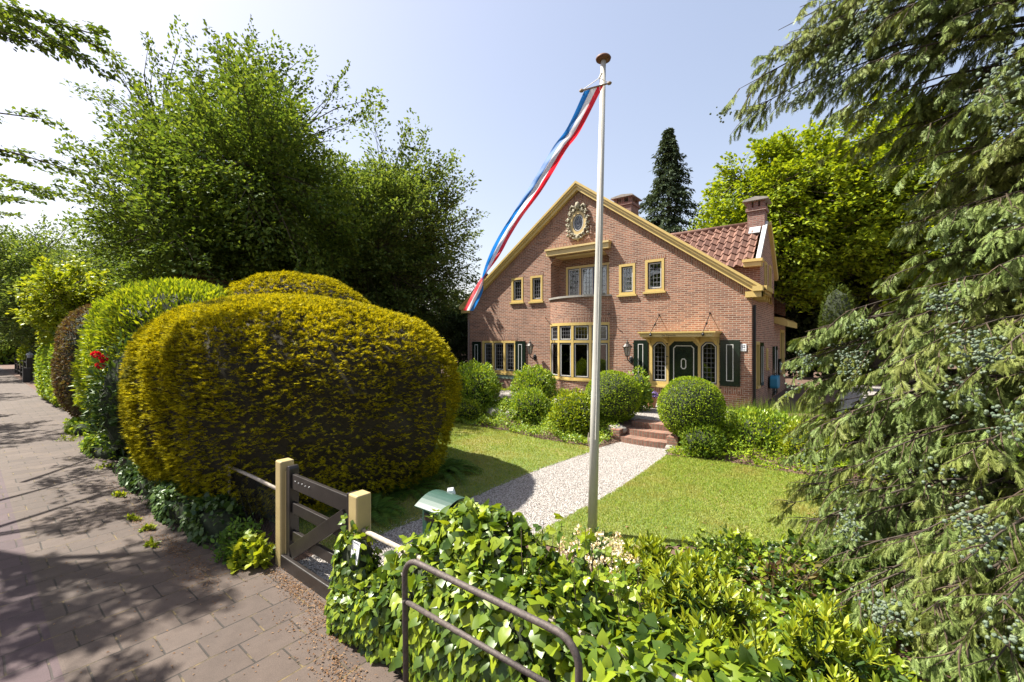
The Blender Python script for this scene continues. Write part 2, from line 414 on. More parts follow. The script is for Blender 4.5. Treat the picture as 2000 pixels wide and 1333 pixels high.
class MB:
    """collects shapes, links them as ONE mesh object; box-projected UVs in metres"""
    def __init__(s):
        s.v, s.f, s.m, s.uv = [], [], [], []
    def add(s, verts, faces, mi=0, uvs=None):
        b = len(s.v)
        s.v += [tuple(p) for p in verts]
        for k, fc in enumerate(faces):
            s.f.append([b + i for i in fc])
            s.m.append(mi)
            s.uv.append(uvs[k] if uvs else None)
        return s
    def box(s, x0, x1, y0, y1, z0, z1, mi=0):
        v = [(x, y, z) for z in (z0, z1) for y in (y0, y1) for x in (x0, x1)]
        return s.add(v, [(0, 2, 3, 1), (4, 5, 7, 6), (0, 1, 5, 4), (2, 6, 7, 3), (0, 4, 6, 2), (1, 3, 7, 5)], mi)
    def obox(s, c, ax, ay, az, mi=0):
        c, ax, ay, az = Vector(c), Vector(ax), Vector(ay), Vector(az)
        v = [c + ax * i + ay * j + az * k for k in (-.5, .5) for j in (-.5, .5) for i in (-.5, .5)]
        return s.add(v, [(0, 2, 3, 1), (4, 5, 7, 6), (0, 1, 5, 4), (2, 6, 7, 3), (0, 4, 6, 2), (1, 3, 7, 5)], mi)
    def prism(s, poly, a, b, axis='y', mi=0):
        """extrude a 2-D polygon (listed counter-clockwise) between a and b along axis"""
        n = len(poly)
        def P(p, t):
            return {'y': (p[0], t, p[1]), 'x': (t, p[0], p[1]), 'z': (p[0], p[1], t)}[axis]
        v = [P(p, a) for p in poly] + [P(p, b) for p in poly]
        f = [tuple(range(n)), tuple(range(2 * n - 1, n - 1, -1))]
        f += [(i, i + n, (i + 1) % n + n, (i + 1) % n) for i in range(n)]
        return s.add(v, f, mi)
    def tube(s, pts, r, n=8, mi=0, cap=True):
        pts = [Vector(p) for p in pts]
        rs = r if isinstance(r, (list, tuple)) else [r] * len(pts)
        vs, prev = [], None
        for i, p in enumerate(pts):
            d = (pts[min(i + 1, len(pts) - 1)] - pts[max(i - 1, 0)])
            d = d.normalized() if d.length > 1e-9 else Vector((0, 0, 1))
            if prev is None:
                u = d.orthogonal().normalized()
            else:
                u = prev - d * prev.dot(d)
                u = u.normalized() if u.length > 1e-6 else d.orthogonal().normalized()
            prev = u
            w = d.cross(u)
            vs += [p + (u * math.cos(2 * PI * k / n) + w * math.sin(2 * PI * k / n)) * rs[i] for k in range(n)]
        f = []
        for i in range(len(pts) - 1):
            for k in range(n):
                a, b2 = i * n + k, i * n + (k + 1) % n
                f.append((a, b2, b2 + n, a + n))
        if cap:
            f.append(tuple(range(n - 1, -1, -1)))
            f.append(tuple((len(pts) - 1) * n + k for k in range(n)))
        return s.add(vs, f, mi)
    def lathe(s, c, prof, n=16, mi=0):
        vs, f = [], []
        for r, z in prof:
            vs += [(c[0] + r * math.cos(2 * PI * k / n), c[1] + r * math.sin(2 * PI * k / n), c[2] + z) for k in range(n)]
        for i in range(len(prof) - 1):
            for k in range(n):
                a, b2 = i * n + k, i * n + (k + 1) % n
                f.append((a, b2, b2 + n, a + n))
        f.append(tuple(range(n - 1, -1, -1)))
        f.append(tuple((len(prof) - 1) * n + k for k in range(n)))
        return s.add(vs, f, mi)
    def arc(s, c, r0, r1, a0, a1, z0, z1, n=12, mi=0):
        """curved bar about c between radii and angles; UV u = arc length"""
        vs, f, uv = [], [], []
        for i in range(n + 1):
            a = a0 + (a1 - a0) * i / n
            for r in (r0, r1):
                for z in (z0, z1):
                    vs.append((c[0] + r * math.sin(a), c[1] - r * math.cos(a), z))
        def q(i, a, b2, c2, d):
            f.append((i * 4 + a, i * 4 + b2, i * 4 + 4 + c2, i * 4 + 4 + d))
            u0, u1 = r1 * (a0 + (a1 - a0) * i / n), r1 * (a0 + (a1 - a0) * (i + 1) / n)
            zz = {0: z0, 1: z1, 2: z0, 3: z1}
            uv.append([(u0, zz[a] + (a < 2) * .02), (u0, zz[b2] + (b2 < 2) * .02), (u1, zz[c2] + (c2 < 2) * .02), (u1, zz[d] + (d < 2) * .02)])
        for i in range(n):
            q(i, 2, 3, 3, 2)
            q(i, 1, 0, 0, 1)
            q(i, 3, 1, 1, 3)
            q(i, 0, 2, 2, 0)
        f += [(0, 1, 3, 2), (4 * n, 4 * n + 2, 4 * n + 3, 4 * n + 1)]
        uv += [None, None]
        return s.add(vs, f, mi, uv)
    def build(s, name, mats, parent=None, smooth=False, bevel=0.0):
        off = wl(parent)
        me = bpy.data.meshes.new(name)
        me.from_pydata([(v[0] - off.x, v[1] - off.y, v[2] - off.z) for v in s.v], [], s.f)
        for m in (mats if isinstance(mats, (list, tuple)) else [mats]):
            me.materials.append(m)
        uvl = me.uv_layers.new(name='UVMap')
        for i, p in enumerate(me.polygons):
            p.material_index = s.m[i]
            p.use_smooth = smooth
            n = p.normal
            for j, li in enumerate(p.loop_indices):
                if s.uv[i]:
                    uvl.data[li].uv = s.uv[i][j]
                    continue
                v = s.v[me.loops[li].vertex_index]
                ax, ay, az = abs(n.x), abs(n.y), abs(n.z)
                if az > max(ax, ay):
                    uvl.data[li].uv = (v[0], v[1])
                elif ay >= ax:
                    uvl.data[li].uv = (v[0], v[2])
                else:
                    uvl.data[li].uv = (v[1], v[2])
        me.update()
        o = bpy.data.objects.new(name, me)
        COL.objects.link(o)
        if parent:
            o.parent = parent
        WLOC[o.name] = off
        if bevel:
            b = o.modifiers.new('soft_edges', 'BEVEL')
            b.width, b.segments, b.limit_method = bevel, 2, 'ANGLE'
        return o

def np_mesh(name, V, Fc, mi, mats, parent=None, smooth=False):
    off = wl(parent)
    V = np.asarray(V, dtype=np.float32) - np.array(off, dtype=np.float32)
    Fc = np.asarray(Fc, dtype=np.int32)
    me = bpy.data.meshes.new(name)
    me.vertices.add(len(V))
    me.vertices.foreach_set('co', V.ravel())
    k = Fc.shape[1]
    me.loops.add(Fc.size)
    me.loops.foreach_set('vertex_index', Fc.ravel())
    me.polygons.add(len(Fc))
    me.polygons.foreach_set('loop_start', np.arange(0, Fc.size, k, dtype=np.int32))
    for m in mats:
        me.materials.append(m)
    me.polygons.foreach_set('material_index', np.asarray(mi, dtype=np.int32))
    me.update(calc_edges=True)
    if not smooth:
        me.shade_flat()
    o = bpy.data.objects.new(name, me)
    COL.objects.link(o)
    if parent:
        o.parent = parent
    WLOC[o.name] = off
    return o

class LB:
    """collects many leaf-sized faces (triangles)"""
    def __init__(s):
        s.V, s.F, s.M, s.n = [], [], [], 0
    def raw(s, V, Fc, mi=0):
        s.V.append(np.asarray(V, dtype=np.float32))
        s.F.append(np.asarray(Fc, dtype=np.int64) + s.n)
        s.M.append(np.full(len(Fc), mi, dtype=np.int32))
        s.n += len(V)
    def leaves(s, tmpl, P, A, N, L, W, mi=0):
        tv, tf = TM[tmpl]
        P, A, N = np.asarray(P), np.asarray(A), np.asarray(N)
        n = len(P)
        A = A / (np.linalg.norm(A, axis=1, keepdims=True) + 1e-9)
        S = np.cross(N, A)
        S /= (np.linalg.norm(S, axis=1, keepdims=True) + 1e-9)
        N2 = np.cross(A, S)
        L = np.broadcast_to(L, (n,))[:, None, None]
        W = np.broadcast_to(W, (n,))[:, None, None]
        V = P[:, None, :] + A[:, None, :] * tv[None, :, 0:1] * L + S[:, None, :] * tv[None, :, 1:2] * W + N2[:, None, :] * tv[None, :, 2:3] * W
        k = len(tv)
        Fc = tf[None] + (np.arange(n) * k)[:, None, None]
        s.raw(V.reshape(-1, 3), Fc.reshape(-1, 3), mi)
    def mesh(s, mb, mi=0):
        """take the faces of an MB in"""
        f = []
        for q in mb.f:
            for i in range(1, len(q) - 1):
                f.append((q[0], q[i], q[i + 1]))
        s.raw(np.array(mb.v), np.array(f), mi)
    def build(s, name, mats, parent=None, smooth=False):
        return np_mesh(name, np.concatenate(s.V), np.concatenate(s.F), np.concatenate(s.M), mats, parent, smooth)

TM = {}
def tmpl(name, v, f):
    TM[name] = (np.array(v, dtype=float), np.array(f, dtype=np.int64))
tmpl('leaf', [(0, 0, 0), (.45, .5, .14), (1, 0, -.05), (.45, -.5, .14)], [(0, 2, 1), (0, 3, 2)])
tmpl('oval', [(0, 0, 0), (.25, .38, .10), (.62, .42, .08), (1, 0, -.12), (.62, -.42, .08), (.25, -.38, .10), (.5, 0, 0)],
     [(0, 6, 1), (1, 6, 2), (2, 6, 3), (3, 6, 4), (4, 6, 5), (5, 6, 0)])
tmpl('ivy', [(0, 0, 0), (-.06, .30, .02), (.18, .56, -.06), (.42, .30, .05), (.62, .36, 0), (1, 0, -.14), (.62, -.36, 0), (.42, -.30, .05), (.18, -.56, -.06), (-.06, -.30, .02), (.34, 0, .0)],
     [(10, i, i - 1) for i in range(1, 10)] + [(10, 0, 9)])
tmpl('heart', [(0, 0, 0), (-.12, .22, .03), (.05, .44, .02), (.34, .47, .0), (.66, .28, -.04), (1, 0, -.16), (.66, -.28, -.04), (.34, -.47, .0), (.05, -.44, .02), (-.12, -.22, .03), (.4, 0, .05)],
     [(10, i, i - 1) for i in range(1, 10)] + [(10, 0, 9)])
tmpl('blade', [(0, .5, 0), (0, -.5, 0), (1, 0, 0)], [(0, 1, 2)])
tmpl('pebble', [(1, 0, 0), (0, 1, 0), (-1, 0, 0), (0, -1, 0), (0, 0, .7), (0, 0, -.5)], [(0, 1, 4), (1, 2, 4), (2, 3, 4), (3, 0, 4)])
def _sprig():
    v, f = [], []
    for a, l in ((-.95, .6), (-.45, .85), (0, 1), (.45, .85), (.95, .6)):
        b = len(v)
        dx, dy = math.cos(a), math.sin(a)
        v += [(-dy * .09, dx * .09, 0), (dy * .09, -dx * .09, 0), (dx * l, dy * l, .1 * l)]
        f.append((b, b + 1, b + 2))
    return v, f
tmpl('sprig', *_sprig())
def _spray():
    v, f = [], []
    def bl(x, y, a, l, w, z):
        b = len(v)
        dx, dy = math.cos(a), math.sin(a)
        v.extend([(x - dy * w, y + dx * w, z), (x + dy * w, y - dx * w, z), (x + dx * l, y + dy * l, z - l * l * .5)])
        f.append((b, b + 1, b + 2))
    bl(0, 0, 0, 1.0, .035, 0)
    for i in range(7):
        x = .05 + .13 * i
        for sg in (1, -1):
            l = .46 * (1 - .72 * (x ** 1.6)) * (0.75 + .25 * ((i * 7) % 3))
            x2 = x + (.06 if sg > 0 else 0)
            bl(x2, 0, sg * .62, l, .042, -.16 * x * x)
            if i % 2 == 0:
                bl(x2 + .4 * l, sg * .3 * l, sg * 1.1, l * .4, .035, -.16 * x * x - .03)
    return v, f
tmpl('spray', *_spray())
def _cone():
    ph = (1 + 5 ** .5) / 2
    v = [(-1, ph, 0), (1, ph, 0), (-1, -ph, 0), (1, -ph, 0), (0, -1, ph), (0, 1, ph), (0, -1, -ph), (0, 1, -ph), (ph, 0, -1), (ph, 0, 1), (-ph, 0, -1), (-ph, 0, 1)]
    v = [tuple(c / 1.9 for c in p) for p in v]
    f = [(0, 11, 5), (0, 5, 1), (0, 1, 7), (0, 7, 10), (0, 10, 11), (1, 5, 9), (5, 11, 4), (11, 10, 2), (10, 7, 6), (7, 1, 8), (3, 9, 4), (3, 4, 2), (3, 2, 6), (3, 6, 8), (3, 8, 9), (4, 9, 5), (2, 4, 11), (6, 2, 10), (8, 6, 7), (9, 8, 1)]
    return v, f
tmpl('cone', *_cone())

def unit(a):
    return a / (np.linalg.norm(a, axis=-1, keepdims=True) + 1e-9)
def rdir(n):
    return unit(rng.normal(size=(n, 3)))
def vnoise(P, scale, seed=0.0):
    """cheap smooth noise in about -1..1 from summed sines"""
    P = np.asarray(P) * scale + seed
    x, y, z = P[..., 0], P[..., 1], P[..., 2]
    return (np.sin(x * 1.7 + 1.3 * np.sin(y * 1.1 + seed)) + np.sin(y * 2.1 + 1.7 * np.sin(z * 1.3)) + np.sin(z * 1.9 + 1.1 * np.sin(x * 1.7 + 2))) / 3 \
        + .4 * np.sin(x * 4.3 + y * 3.1 + z * 3.7)

# ------------------------------------------------------------------ terrain
Z_T = 0.39          # terrace / house ground level
def sstep(a, b, x):
    t = np.clip((x - a) / (b - a), 0, 1)
    return t * t * (3 - 2 * t)
def ground_h(x, y):
    x, y = np.asarray(x, float), np.asarray(y, float)
    base = sstep(9.5, 10.9, y)
    cor = sstep(10.55, 10.95, y)
    w = np.clip(1 - (np.abs(x + 3.92) - .62) / .12, 0, 1)
    return (base * (1 - w) + cor * w) * Z_T

def sheet(name, x0, x1, y0, y1, nx, ny, mat, dz, kind='structure', swap=False):
    X, Y = np.meshgrid(np.linspace(x0, x1, nx), np.linspace(y0, y1, ny), indexing='ij')
    Z = ground_h(X, Y) + dz
    V = np.stack([X, Y, Z], -1).reshape(-1, 3)
    I = np.arange(nx * ny).reshape(nx, ny)
    Fc = np.stack([I[:-1, :-1], I[1:, :-1], I[1:, 1:], I[:-1, 1:]], -1).reshape(-1, 4)
    o = np_mesh(name, V, Fc, np.zeros(len(Fc)), [mat], smooth=True)
    uvl = o.data.uv_layers.new(name='UVMap')
    li = np.empty(len(o.data.loops), dtype=np.int32)
    o.data.loops.foreach_get('vertex_index', li)
    uv = V[li][:, [1, 0]] if swap else V[li][:, :2]
    uvl.data.foreach_set('uv', np.ascontiguousarray(uv, dtype=np.float32).ravel())
    return tag(o, kind=kind)

def poly_sheet(name, pts, z, mat):
    me = bpy.data.meshes.new(name)
    me.from_pydata([(p[0], p[1], z) for p in pts], [], [list(range(len(pts)))])
    me.materials.append(mat)
    o = bpy.data.objects.new(name, me)
    COL.objects.link(o)
    return tag(o, kind='structure')

b = MB()
b.add([(-400, -400, -.01), (400, -400, -.01), (400, 400, -.01), (-400, 400, -.01)], [(0, 1, 2, 3)])
tag(b.build('ground', M['soil']), kind='structure')
sheet('garden_ground', -16, 8, 2.25, 30, 140, 180, M['soil'], -.004)
sheet('pavement', -118, 3, 0.46, 2.28, 2, 2, M['pave'], 0.0, swap=True)
sheet('cycle_path', -118, 3, -2.2, 0.46, 2, 2, M['pave_red'], 0.001, swap=True)
sheet('road', -200, 20, -9, -2.2, 2, 2, M['asphalt'], -.004)
LAWN_L = [(-4.75, 2.6), (-4.68, 4.5), (-4.75, 6.2), (-4.70, 7.5), (-4.55, 8.8), (-4.95, 9.0), (-6.2, 8.95), (-7.3, 9.15), (-9.0, 9.1), (-13, 9.2), (-13, 5.5), (-8, 2.6)]
LAWN_R = [(-3.2, 4.25), (-2.45, 4.45), (-2.1, 4.9), (-1.65, 5.35), (-.6, 5.9), (.8, 6.4), (3.5, 7.8), (3.5, 9.6), (-.9, 9.5), (-2.1, 9.55), (-3.18, 9.35), (-3.12, 8), (-3.08, 6.5)]
def jag(poly, amp=.035, step=.12, seed=3):
    """subdivide an outline and make it uneven, as a mown edge is"""
    out, rr = [], random.Random(seed)
    for i, p in enumerate(poly):
        q = poly[(i + 1) % len(poly)]
        n = max(1, int(math.dist(p, q) / step))
        for k in range(n):
            t = k / n
            out.append((p[0] + (q[0] - p[0]) * t + rr.uniform(-amp, amp), p[1] + (q[1] - p[1]) * t + rr.uniform(-amp, amp)))
    return out
poly_sheet('lawn', jag(LAWN_L), 0.012, M['lawn'])
poly_sheet('lawn', jag(LAWN_R, seed=5), 0.012, M['lawn'])
PATH = [(-4.86, 2.2), (-4.78, 4.5), (-4.82, 6.2), (-4.76, 7.5), (-4.62, 9.0), (-4.5, 9.95), (-3.3, 9.95), (-3.12, 8.9), (-3.05, 6.5), (-3.1, 5.2), (-3.12, 3.6), (-3.1, 2.2)]
poly_sheet('gravel_path', PATH, 0.006, M['gravel'])
sheet('terrace', -13.2, -2.6, 10.9, 14.25, 30, 20, M['gravel'], 0.006)
sheet('driveway', -0.5, 9, 14.5, 26, 2, 2, m_gravel('pale_driveway_gravel', 1.1), 0.006)

def inside(poly, x, y):
    x, y = np.asarray(x), np.asarray(y)
    r = np.zeros(x.shape, bool)
    n = len(poly)
    for i in range(n):
        (x1, y1), (x2, y2) = poly[i], poly[(i + 1) % n]
        c = ((y1 > y) != (y2 > y)) & (x < (x2 - x1) * (y - y1) / (y2 - y1 + 1e-12) + x1)
        r ^= c
    return r

def scatter(poly, n):
    xs = [p[0] for p in poly]
    ys = [p[1] for p in poly]
    out = np.zeros((0, 2))
    while len(out) < n:
        P = np.stack([rng.uniform(min(xs), max(xs), n), rng.uniform(min(ys), max(ys), n)], 1)
        out = np.concatenate([out, P[inside(poly, P[:, 0], P[:, 1])]])
    return out[:n]

def grass(name, polys, label):
    lb = LB()
    for poly, n in polys:
        P2 = scatter(poly, n)
        P = np.column_stack([P2, np.full(n, .008)])
        A = np.column_stack([rng.normal(0, .55, n), rng.normal(0, .55, n), np.ones(n)])
        d = np.hypot(P2[:, 0], P2[:, 1])
        lb.leaves('blade', P, A, rdir(n), rng.uniform(.02, .05, n) * (0.8 + d * .03), .0035 + .0011 * d)
    return tag(lb.build(name, [M['l_grass']]), label, 'grass', kind='stuff')

# ================================================================== THE HOUSE
FY = 14.3                        # front wall plane
XL, XR, XC = -13.88, -2.39, -8.135
ZB = 0.30
SL = 0.72                        # roof slope
APEX = 8.36
def rake(x, d=0.0):
    return APEX - SL * abs(x - XC) - d
house = thing('brick_house', 'red brick gabled house with ochre trim and balcony above the bay window', 'house', (XC, FY, Z_T))

WIN = [(-11.33, -10.72, 4.06, 5.07), (-10.35, -9.76, 4.04, 5.07), (-6.52, -5.93, 4.06, 5.12), (-5.58, -4.94, 4.10, 5.17)]
LOG = (-9.37, -6.89)
holes = [[(a, c), (b_, c), (b_, d), (a, d)] for a, b_, c, d in WIN]
holes.append([(-9.37, 4.05), (-6.89, 4.05), (-6.89, 5.45), (-7.14, 5.72), (-9.12, 5.72), (-9.37, 5.45)])     # loggia
holes.append([(-9.37, 1.05), (-6.89, 1.05), (-6.89, 3.1), (-9.37, 3.1)])                                     # bay
holes.append([(-12.98, 1.1), (-11.1, 1.1), (-11.1, 2.46), (-12.98, 2.46)])                                   # left window
holes.append([(-5.44, .95), (-4.84, .95), (-4.84, ZB), (-3.82, ZB), (-3.82, .95), (-3.26, .95), (-3.26, 2.56), (-5.44, 2.56)])
OV = [(XC + .27 * math.cos(2 * PI * k / 28), 6.86 + .36 * math.sin(2 * PI * k / 28)) for k in range(28)]
holes.append(OV)
outer = [(XL, ZB - .3), (XR, ZB - .3), (XR, rake(XR, .22)), (XC, APEX - .22), (XL, rake(XL, .22))]
# the door opening reaches the ground: run it out through the outline's bottom edge
outer = [(XL, ZB), (XR, ZB), (XR, rake(XR, .22)), (XC, APEX - .22), (XL, rake(XL, .22))]
holes[7] = [(-5.44, .95), (-4.84, .95), (-4.84, ZB + .02), (-3.82, ZB + .02), (-3.82, .95), (-3.26, .95), (-3.26, 2.56), (-5.44, 2.56)]
loops = [[Vector((x, z, 0)) for x, z in outer]] + [[Vector((x, z, 0)) for x, z in reversed(h)] for h in holes]
tri = tessellate_polygon(loops)
flat = [p for lp in loops for p in lp]
w = MB()
def ccw(t):
    a, b_, c = (flat[i] for i in t)
    return t if (b_ - a).cross(c - a).z > 0 else (t[0], t[2], t[1])
w.add([(p.x, FY, p.y) for p in flat], [ccw(t) for t in tri])
for i, h in enumerate(holes):
    dpt = 0.62 if i == 4 else 0.22
    n = len(h)
    w.add([(x, FY, z) for x, z in h] + [(x, FY + dpt, z) for x, z in h], [(k, (k + 1) % n, (k + 1) % n + n, k + n) for k in range(n)])
# left wall, back wall, right wall with the side gable
w.add([(XL, FY, ZB), (XL, FY, rake(XL, .22)), (XL, 22, rake(XL, .22)), (XL, 22, ZB)], [(3, 2, 1, 0)])
w.add([(XL, 22, ZB), (XR, 22, ZB), (XR, 22, rake(XR, .22)), (XC, 22, APEX - .22), (XL, 22, rake(XL, .22))], [(4, 3, 2, 1, 0)])
GY0, GY1, GYC, GZ0, GZA = 15.7, 18.7, 17.2, 5.0, 6.5       # side gable
side = [(FY, ZB), (22, ZB), (22, 3.1), (GY1, 3.1), (GY1, GZ0), (GYC, GZA), (GY0, GZ0), (GY0, 3.95), (FY, 3.95)]
sholes = [[(14.86, 1.0), (15.5, 1.0), (15.5, 2.43), (14.86, 2.43)], [(16.5, 3.75), (16.95, 3.75), (16.95, 5.1), (16.5, 5.1)], [(17.45, 3.75), (17.9, 3.75), (17.9, 5.1), (17.45, 5.1)],
          [(16.9, 1.45), (17.15, 1.45), (17.15, 2.2), (16.9, 2.2)], [(18.3, .45), (19.5, .45), (19.5, 2.25), (18.3, 2.25)], [(20.3, 1.1), (21.5, 1.1), (21.5, 2.9), (20.3, 2.9)]]
loops = [[Vector((x, z, 0)) for x, z in side]] + [[Vector((x, z, 0)) for x, z in reversed(h)] for h in sholes]
flat = [p for lp in loops for p in lp]
w.add([(XR, p.x, p.y) for p in flat], [ccw(t) for t in tessellate_polygon(loops)])
for h in sholes:
    w.add([(XR, x, z) for x, z in h] + [(XR - .2, x, z) for x, z in h], [(k, (k + 1) % 4, (k + 1) % 4 + 4, k + 4) for k in range(4)])
# cheek walls of the side gable, rising out of the roof
w.add([(XR, GY0, 3.5), (XR, GY0, GZ0), (-5.0, GY0, GZ0 + .05), (-5.0, GY0, 3.5)], [(3, 0, 1, 2)])
w.add([(XR, GY1, 3.0), (XR, GY1, GZ0), (-5.0, GY1, GZ0), (-5.0, GY1, 3.0)], [(0, 3, 2, 1)])
# loggia back wall
w.box(LOG[0] - .02, LOG[1] + .02, FY + .62, FY + .72, 4.0, 5.8)
w.build('wall', M['brick'], house)

# soldier band under the rake: bricks set on edge along the slope
sb = MB()
for sg in (-1, 1):
    x1 = XL if sg < 0 else XR
    c = math.hypot(1, SL)
    p = [(XC, APEX - .30), (x1, rake(x1, .30)), (x1, rake(x1, .56)), (XC, APEX - .56)]
    if sg > 0:
        p = p[::-1]
    uv = []
    for x, z in p:
        s_ = abs(x - XC) * c
        uv.append((-(z - rake(x)) / 1.25, s_))
    sb.add([(x, FY - .006, z) for x, z in p], [(0, 1, 2, 3)], 0, [uv])
sb.build('soldier_course', M['brick'], house)
# flat soldier courses over and under openings (bricks upright: UV turned)
def soldier(x0, x1, z0, z1, y=FY - .006):
    q = MB()
    q.add([(x0, y, z0), (x1, y, z0), (x1, y, z1), (x0, y, z1)], [(0, 1, 2, 3)], 0, [[(z0, x0), (z0, x1), (z1, x1), (z1, x0)]])
    q.build('soldier_course', M['brick'], house)
soldier(-13.0, -11.0, 2.50, 2.70)
for a, b_, c, d in WIN:
    soldier(a - .05, b_ + .05, d + .005, d + .12)
    soldier(a - .08, b_ + .08, c - .16, c - .06)
soldier(-9.35, -6.9, 6.0, 6.2)
soldier(-3.24, -2.62, .87, 1.05)
soldier(-5.5, -4.84, .72, .93)

# barge boards: moulded ochre cornice up both rakes
for sg in (-1, 1):
    bm_ = MB()
    x1 = XC + sg * 6.02
    def strip(d0, d1, y0, y1):
        p = [(XC, APEX - d0), (x1, rake(x1, d0)), (x1, rake(x1, d1)), (XC, APEX - d1)]
        if sg > 0:
            p = p[::-1]
        bm_.prism(p, y0, y1)
    strip(-.02, .07, FY - .24, FY + .1)
    strip(.07, .16, FY - .20, FY + .1)
    strip(.16, .30, FY - .15, FY + .1)
    # horizontal return at the foot
    zf = rake(x1, .30)
    xa, xb = sorted((x1, x1 - sg * .42))
    bm_.box(xa, xb, FY - .155, FY + .1, zf - .005, zf + .16)
    xa, xb = sorted((x1 + sg * .04, x1 - sg * .22))
    bm_.box(xa, xb, FY - .245, FY + .1, zf + .16, zf + .30)
    bm_.build('barge_board', M['yellow'], house)

# main roof planes, back behind the barge boards
rf = MB()
for sg in (-1, 1):
    x1 = XC + sg * 6.15
    p = [(XC, FY, APEX - .03), (x1, FY, rake(x1, .03)), (x1, 22.2, rake(x1, .03)), (XC, 22.2, APEX - .03)]
    rf.add(p, [(0, 1, 2, 3) if sg < 0 else (3, 2, 1, 0)])
    rf.add([(x, y, z - .12) for x, y, z in p], [(3, 2, 1, 0) if sg < 0 else (0, 1, 2, 3)])
rf.build('main_roof', M['roof_plain'], house)

# pantiled slopes: every tile a wave, every course a step
def pantiles(name, o, du, dv, nu, nv, parent):
    """o = lower left corner, du along the eave (per tile), dv up the slope (per course)"""
    o, du, dv = Vector(o), Vector(du), Vector(dv)
    nrm = du.cross(dv).normalized()
    if nrm.z < 0:
        nrm = -nrm
    ku = 8
    V, Fc, UV = [], [], []
    rows = []
    for j in range(nv):
        for e in (0, 1):
            row = []
            for i in range(nu * ku + 1):
                t = (i % ku) / ku
                hgt = .045 * math.sin(2 * PI * t) + .012 * math.sin(4 * PI * t) + (.05 if e == 0 else .012)
                hgt += .006 * math.sin(j * 12.9 + (i // ku) * 7.7)
                row.append(len(V))
                V.append(o + du * (i / ku) + dv * (j + e * 1.0) + nrm * hgt)
            rows.append(row)
            if e == 1:
                for i in range(nu * ku):
                    Fc.append((rows[-2][i], rows[-2][i + 1], rows[-1][i + 1], rows[-1][i]))
                    u0, u1 = (i + .01) / ku * .24, (i + .99) / ku * .24
                    UV.append([(u0, j * .3 + .01), (u1, j * .3 + .01), (u1, j * .3 + .29), (u0, j * .3 + .29)])
        # the open lower edge of the course above
        if j:
            lo, up = rows[-3], rows[-2]
            for i in range(nu * ku):
                Fc.append((lo[i], lo[i + 1], up[i + 1], up[i]))
                UV.append([(i / ku * .24, j * .3)] * 4)
    m = MB()
    m.add(V, Fc, 0, UV)
    ob = m.build(name, M['tile'], parent)
    return ob
slope_d = Vector((0, GYC - GY0, GZA - GZ0))
nvr = 7
pantiles('tiled_roof', (-9.2, GY0 - .2, GZ0 - .16), (.245, 0, 0), slope_d * (1.17 / nvr), 27, nvr, house)
pantiles('tiled_roof', (-2.62, GY1 + .2, GZ0 - .16), (-.245, 0, 0), Vector((0, -1.5, 1.5)) * (1.17 / nvr), 27, nvr, house)
rd = MB()
rd.tube([(-9.3, GYC, GZA + .07), (-2.9, GYC, GZA + .05)], .10, 10)
rd.build('roof_ridge', M['tile'], house, smooth=True)
vb = MB()      # white verge coping and zinc flashing on the side gable
c = Vector((0, slope_d.y, slope_d.z)).normalized()
vb.obox(Vector((XR - .04, GYC - .85, GZA - .85 + .1)), (.13, 0, 0), c * 2.2, c.cross(Vector((1, 0, 0))) * .09)
vb.build('verge_coping', plain('weathered_white', (.42, .42, .41), .6, var=.2), house)
fl = MB()
fl.obox(Vector((-2.72, GYC - .38, GZA - .38 + .14)), (.34, 0, 0), c * .42, c.cross(Vector((1, 0, 0))) * .03)
fl.build('zinc_flashing', M['zinc'], house)
gb = MB()
gb.box(XR - .42, XR + .08, GY0 - .32, GY0 - .02, GZ0 - .20, GZ0 - .06)
gb.box(XR - .45, XR + .12, GY0 - .36, GY0 - .0, GZ0 - .06, GZ0 + .03)
gb.build('gutter_end', M['yellow'], house)
rb = MB()
c2 = Vector((0, 1.5, -1.5)).normalized()
rb.obox(Vector((XR + .03, GYC + .95, GZA - .95 + .10)), (.14, 0, 0), c2 * 2.45, c2.cross(Vector((1, 0, 0))) * .22)
rb.build('barge_board', M['yellow'], house)

# eave box on the right flank, with the boarded soffit
eb = MB()
eb.box(XR - .05, XR + .33, FY + .105, GY0 - .1, 3.80, 4.0)
eb.box(XR + .29, XR + .37, FY + .105, GY0 - .1, 3.92, 4.06)
for k in range(3):
    eb.box(XR, XR + .30, FY + .25 + k * .42, FY + .33 + k * .42, 3.66, 3.80)
eb.build('eave_box', M['yellow'], house)
# rear lean-to roof with ochre fascia
lt = MB()
lt.prism([(XR - .02, 3.12), (XR + .42, 2.98), (XR + .42, 3.2), (XR + .30, 3.3), (XR - .02, 3.36)], 18.72, 22.1)
lt.build('eave_box', M['yellow'], house)
lr = MB()
lr.add([(XR + .45, 18.7, 3.31), (XR + .45, 22.2, 3.31), (-3.6, 22.2, 4.0), (-3.6, 18.7, 4.0)], [(0, 1, 2, 3)])
lr.build('lean_to_roof', M['tile'], house)

